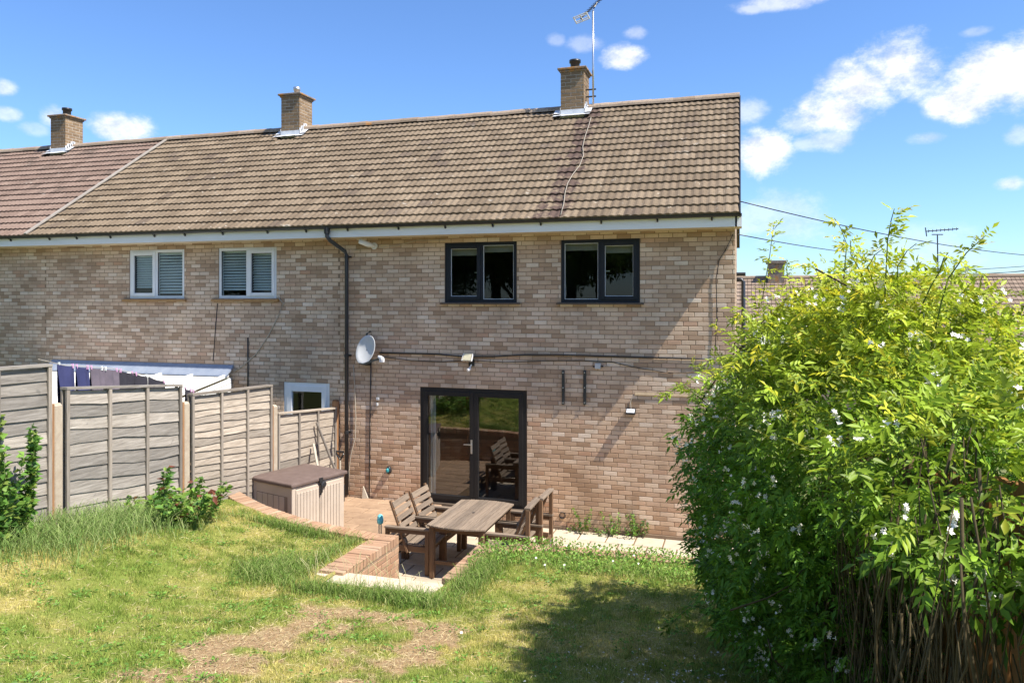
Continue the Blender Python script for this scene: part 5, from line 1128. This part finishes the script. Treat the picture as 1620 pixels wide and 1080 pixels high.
n = 90000; X = RNG.uniform(-7.0, 1.0, n); Y = RNG.uniform(-9.3, -3.4, n); pr_ = np.clip(.12+.5*dry(X, Y)+.75*band(X, Y), 0, 1); ok = (RNG.random(n) < pr_) & (Y < np.interp(X, np.linspace(-7.2, 1.6, 800), ybx)-.13) & ~((X > -4.46) & (X < -3.0) & (Y > -5.3)); X, Y = X[ok], Y[ok]; n = len(X)
a_ = RNG.uniform(0, 2*np.pi, n); Dv = unit(np.stack([np.cos(a_), np.sin(a_), RNG.uniform(-.1, .45, n)], 1)); V, F, C = leaves_simple(np.stack([X, Y, lz(X, Y)+RNG.uniform(.0, .014, n)], 1), Dv, RNG.uniform(.025, .075, n), .07, np.array((.62, .52, .30))*RNG.uniform(.5, 1.25, (n, 1)), 0., .05)
o = np_mesh('straw_thatch', V, F, C, MAT['blade']); tag(o, 'dry straw-coloured clippings lying in the lawn', 'clippings', kind='stuff')
n = 9000; k = RNG.integers(0, 420, n); cx_ = RNG.uniform(-6.9, .6, 420); cy_ = RNG.uniform(-9.2, -3.8, 420); a_ = RNG.uniform(0, 2*np.pi, n); rr_ = RNG.random(n)*.09; X = cx_[k]+rr_*np.cos(a_); Y = cy_[k]+rr_*np.sin(a_); ok = (Y < np.interp(X, np.linspace(-7.2, 1.6, 800), ybx)-.15) & ~((X > -4.5) & (X < -2.95) & (Y > -5.35)); X, Y, a_ = X[ok], Y[ok], a_[ok]; n = len(X)
V, F, C = leaves_simple(np.stack([X, Y, lz(X, Y)+RNG.uniform(.01, .035, n)], 1), unit(np.stack([np.cos(a_), np.sin(a_), RNG.uniform(.1, .8, n)], 1)), RNG.uniform(.018, .045, n), .42, np.array((.16, .30, .055))*RNG.uniform(.6, 1.5, (n, 1)), .2, .15)
o = np_mesh('lawn_weeds', V, F, C, MAT['leaf']); tag(o, 'small broad-leaved weeds and clover scattered through the lawn', 'weeds', kind='stuff')
# long uncut grass
def longgrass(name, pts, n, h0, h1, cols, label, wd=.0032, ln=(.25, 1.0)):
    XY = []
    for (x, y, sx_, sy, w) in pts: k = int(n*w); XY.append(np.stack([RNG.normal(x, sx_, k), RNG.normal(y, sy, k)], 1))
    XY = np.concatenate(XY); X, Y = XY[:, 0], XY[:, 1]; ok = (X > -7.05) & (Y < np.array([yb(x) for x in X])-.1); X, Y = X[ok], Y[ok]; k = len(X); C = np.array(cols)[RNG.integers(0, len(cols), k)]*RNG.uniform(.75, 1.25, (k, 1)); V, F, C = blades(np.stack([X, Y, lz(X, Y)-.01], 1), RNG.uniform(h0, h1, k), np.full(k, wd)*RNG.uniform(.6, 1.2, k), RNG.uniform(*ln, k), C, 2); o = np_mesh(name, V, F, C, MAT['blade']); return tag(o, label, 'grass', kind='stuff')
TG = [(.20, .30, .08), (.26, .37, .11), (.15, .25, .06), (.34, .40, .16)]
longgrass('tall_grass', [(-6.72, -5.55, .2, .45, .4), (-6.65, -6.6, .28, .5, .45), (-6.6, -4.9, .22, .3, .15)], 5200, .07, .36, TG, 'long arching blue-green grass along the foot of the fence')
longgrass('tall_grass', [(-4.85, -5.2, .16, .25, .35), (-2.72, -4.7, .1, .35, .2), (-5.4, -3.95, .5, .05, .15), (-4.62, -4.5, .05, .4, .06), (-3.1, -5.6, .25, .12, .2), (-3.9, -5.62, .35, .1, .2)], 8000, .06, .20, [(.17, .27, .05), (.22, .33, .07), (.32, .36, .13), (.12, .21, .04)], 'uncut green grass fringing the steps and coping')
longgrass('tall_grass', [(-1.3, -3.95, .75, .12, 1.0)], 3200, .05, .13, [(.24, .38, .07), (.30, .42, .10), (.38, .42, .15)], 'grass growing through the leafy ground cover right of the table')
# dry seeding stalks in front of the steps
m = MB()
for k in range(46):
    x = random.uniform(-4.35, -3.05); y = -5.3+random.uniform(-.06, .05); z0 = float(lz(x, y)); h = random.uniform(.18, .42); a = random.uniform(-1, 1); b = random.uniform(-.3, .6); m.tube([(x, y, z0), (x+a*h*.2, y+b*h*.2, z0+h*.6), (x+a*h*.6, y+b*h*.5, z0+h*random.uniform(.75, 1))], [.0022, .0018, .0024], 4)
o = m.build('seed_stalks', simple('dry_straw', (.52, .47, .27), (.4, .38, .2), 9, .8, 0)); tag(o, 'pale dry grass stalks with seed heads before the steps', 'grass stalks', kind='stuff')

# ------------------------------------------------------------------ far houses, wires
fh = thing('bungalow', (12, 23, 0), 'low brown-roofed house far behind the jasmine, right of the terrace', 'house')
m = MB(); m.box(-1.5, 27, 18.2, 26, -.3, 2.75); m.build('wall', MAT['brick'], fh)
ry, rz, ey, ez = 22.0, 4.72, 17.7, 2.0
m = MB(); nC = 17; x0, x1 = -2.0, 27.5
for k in range(nC):       # lapped courses, each with its own lip
    f0, f1 = k/nC, (k+1)/nC; ya, za = ey+(ry-ey)*f0, ez+(rz-ez)*f0; yb_, zb_ = ey+(ry-ey)*f1, ez+(rz-ez)*f1; nseg = 190
    for i in range(nseg):
        xa = x0+(x1-x0)*i/nseg; xb = x0+(x1-x0)*(i+1)/nseg-.015; m.poly([(xa, ya, za), (xb, ya, za), (xb, ya, za+.055), (xa, ya, za+.055), (xb, yb_, zb_+.012), (xa, yb_, zb_+.012)], [(0, 1, 2, 3), (3, 2, 4, 5)])
roof = m.build('roof', tile_mat('far_roof_tile', (.25, .185, .14), (.33, .25, .19), lichen=False), fh)
m = MB(); m.poly([(x0, ry, rz), (x1, ry, rz), (x1, 2*ry-ey, ez), (x0, 2*ry-ey, ez)], [(0, 1, 2, 3)]); m.poly([(x0+.1, ey+.3, ez-.1), (x1, ey+.3, ez-.1), (x1, ry, rz-.02), (x0+.1, ry, rz-.02)], [(0, 1, 2, 3)]); m.build('roof_deck', MAT['tile_b'], fh)
m = MB(); m.tube([(x0, ry, rz+.02), (x1, ry, rz+.02)], .10, 8); m.build('ridge', MAT['ridge'], fh)
m = MB(); p = atY(1228, 430, 21.6); m.box(p.x-.33, p.x+.33, 21.6, 22.3, 4.3, 5.35); m.box(p.x-.40, p.x+.40, 21.53, 22.37, 5.35, 5.47); m.build('chimney', MAT['cap'], fh)
t = thing('tv_aerial', atY(1488, 437, 22.0), 'thin television aerial standing above the far roof behind the jasmine', 'aerial')
a = atY(1484, 440, 22); b = atY(1483, 372, 22); m = MB(); m.tube([a, b], .025, 6); m.build('mast', MAT['pipe'], t)
m = MB(); a, b = atY(1464, 366, 22), atY(1516, 362, 22); m.tube([a, b], .022, 6)
for f in np.linspace(.1, .95, 8): q0 = a.lerp(b, f); m.tube([q0-Vector((0, .25, .0)), q0+Vector((0, .25, 0))], .012, 4); m.tube([q0-Vector((0, 0, .06)), q0+Vector((0, 0, .06))], .012, 4)
m.tube([atY(1464, 360, 22), atY(1466, 374, 22)], .02, 4); m.tube([atY(1474, 371, 22), atY(1492, 371, 22)], .02, 4); m.build('boom', MAT['pipe'], t)
cable('overhead_wire', sag((.02, 2.0, 6.35) if False else atY(1172, 319, 2.0), atY(1640, 405, 14), .15, 14), .011, MAT['black'], 'overhead wire running from the gable down to the right above the jasmine')
cable('overhead_wire', sag(atY(1168, 371, .2), atY(1420, 404, 14), .08, 10), .009, MAT['black'], 'lower overhead wire leaving the corner of the house')
for k, (ya, yb_) in enumerate(((428, 418), (433, 426), (437, 424))):
    cable('overhead_wire', sag(atY(1380+k*20, ya+4, 40), atY(1660, yb_, 40), .1, 8), .018, MAT['pipe'], ('topmost', 'middle', 'lowest')[k]+' of three faint wires just above the far roof')

# ------------------------------------------------------------------ trees at the far end of the garden (seen in the window glass)
def tree_meshes(seed):
    r = random.Random(seed); m = MB(); m.tube([(0, 0, -.3), (.1, 0, 1.5), (0, .1, 3.2), (.1, .1, 5)], [.28, .22, .17, .1], 8)
    for k in range(7): a = k*.9; m.tube([(0, .1, 2.2+k*.3), (math.cos(a)*1.2, math.sin(a)*1.2, 3.4+k*.4), (math.cos(a)*2.3, math.sin(a)*2.3, 4.2+k*.5)], [.09, .06, .03], 6)
    tm = m.mesh('trunk', MAT['bark'], True); cl = np.array([(r.gauss(0, 1.4), r.gauss(0, 1.3), r.uniform(3, 8.2)) for _ in range(46)]); k = RNG.integers(0, 46, 15000); d = unit(RNG.normal(size=(15000, 3))); P = cl[k]+d*RNG.uniform(.5, 1.15, (15000, 1))*np.array((1, 1, .75)); C = np.array((.09, .16, .035))*RNG.uniform(.6, 1.8, (15000, 1))*(.6+.5*((k % 5)/5))[:, None]
    V, F, CC_ = leaves_simple(P, unit(RNG.normal(size=(15000, 3))), RNG.uniform(.12, .24, 15000), .6, C); o = np_mesh('crown', V, F, CC_, MAT['leaf']); cm = o.data; bpy.data.objects.remove(o); return tm, cm
tms = [tree_meshes(5), tree_meshes(9)]
for k, (x, y, s_) in enumerate(((-2, -25, 1.05), (-6.5, -24, 1.1), (-11, -25.5, 1.15), (-16, -24.5, 1.1), (-21.5, -25, 1.2), (-27, -24, 1.15), (3, -24, 1.0), (-4.2, -28, 1.5), (-9, -28.5, 1.5), (-13.5, -28.5, 1.55), (-18.8, -28, 1.5), (-24, -28.5, 1.5))):
    zz = float(lz(max(x, -7), y)) if x > -7.1 else 1.2; t = thing('tree', (x, y, zz-.2), 'broad leafy garden tree mirrored in the upstairs windows', 'tree', 'trees mirrored in the window glass', k*1.3); t.scale = (s_, s_, s_); tm, cm = tms[k % 2]; inst('trunk', tm, t, Matrix(), True); o = inst('crown', cm, t, Matrix(), True); o['kind'] = 'stuff'
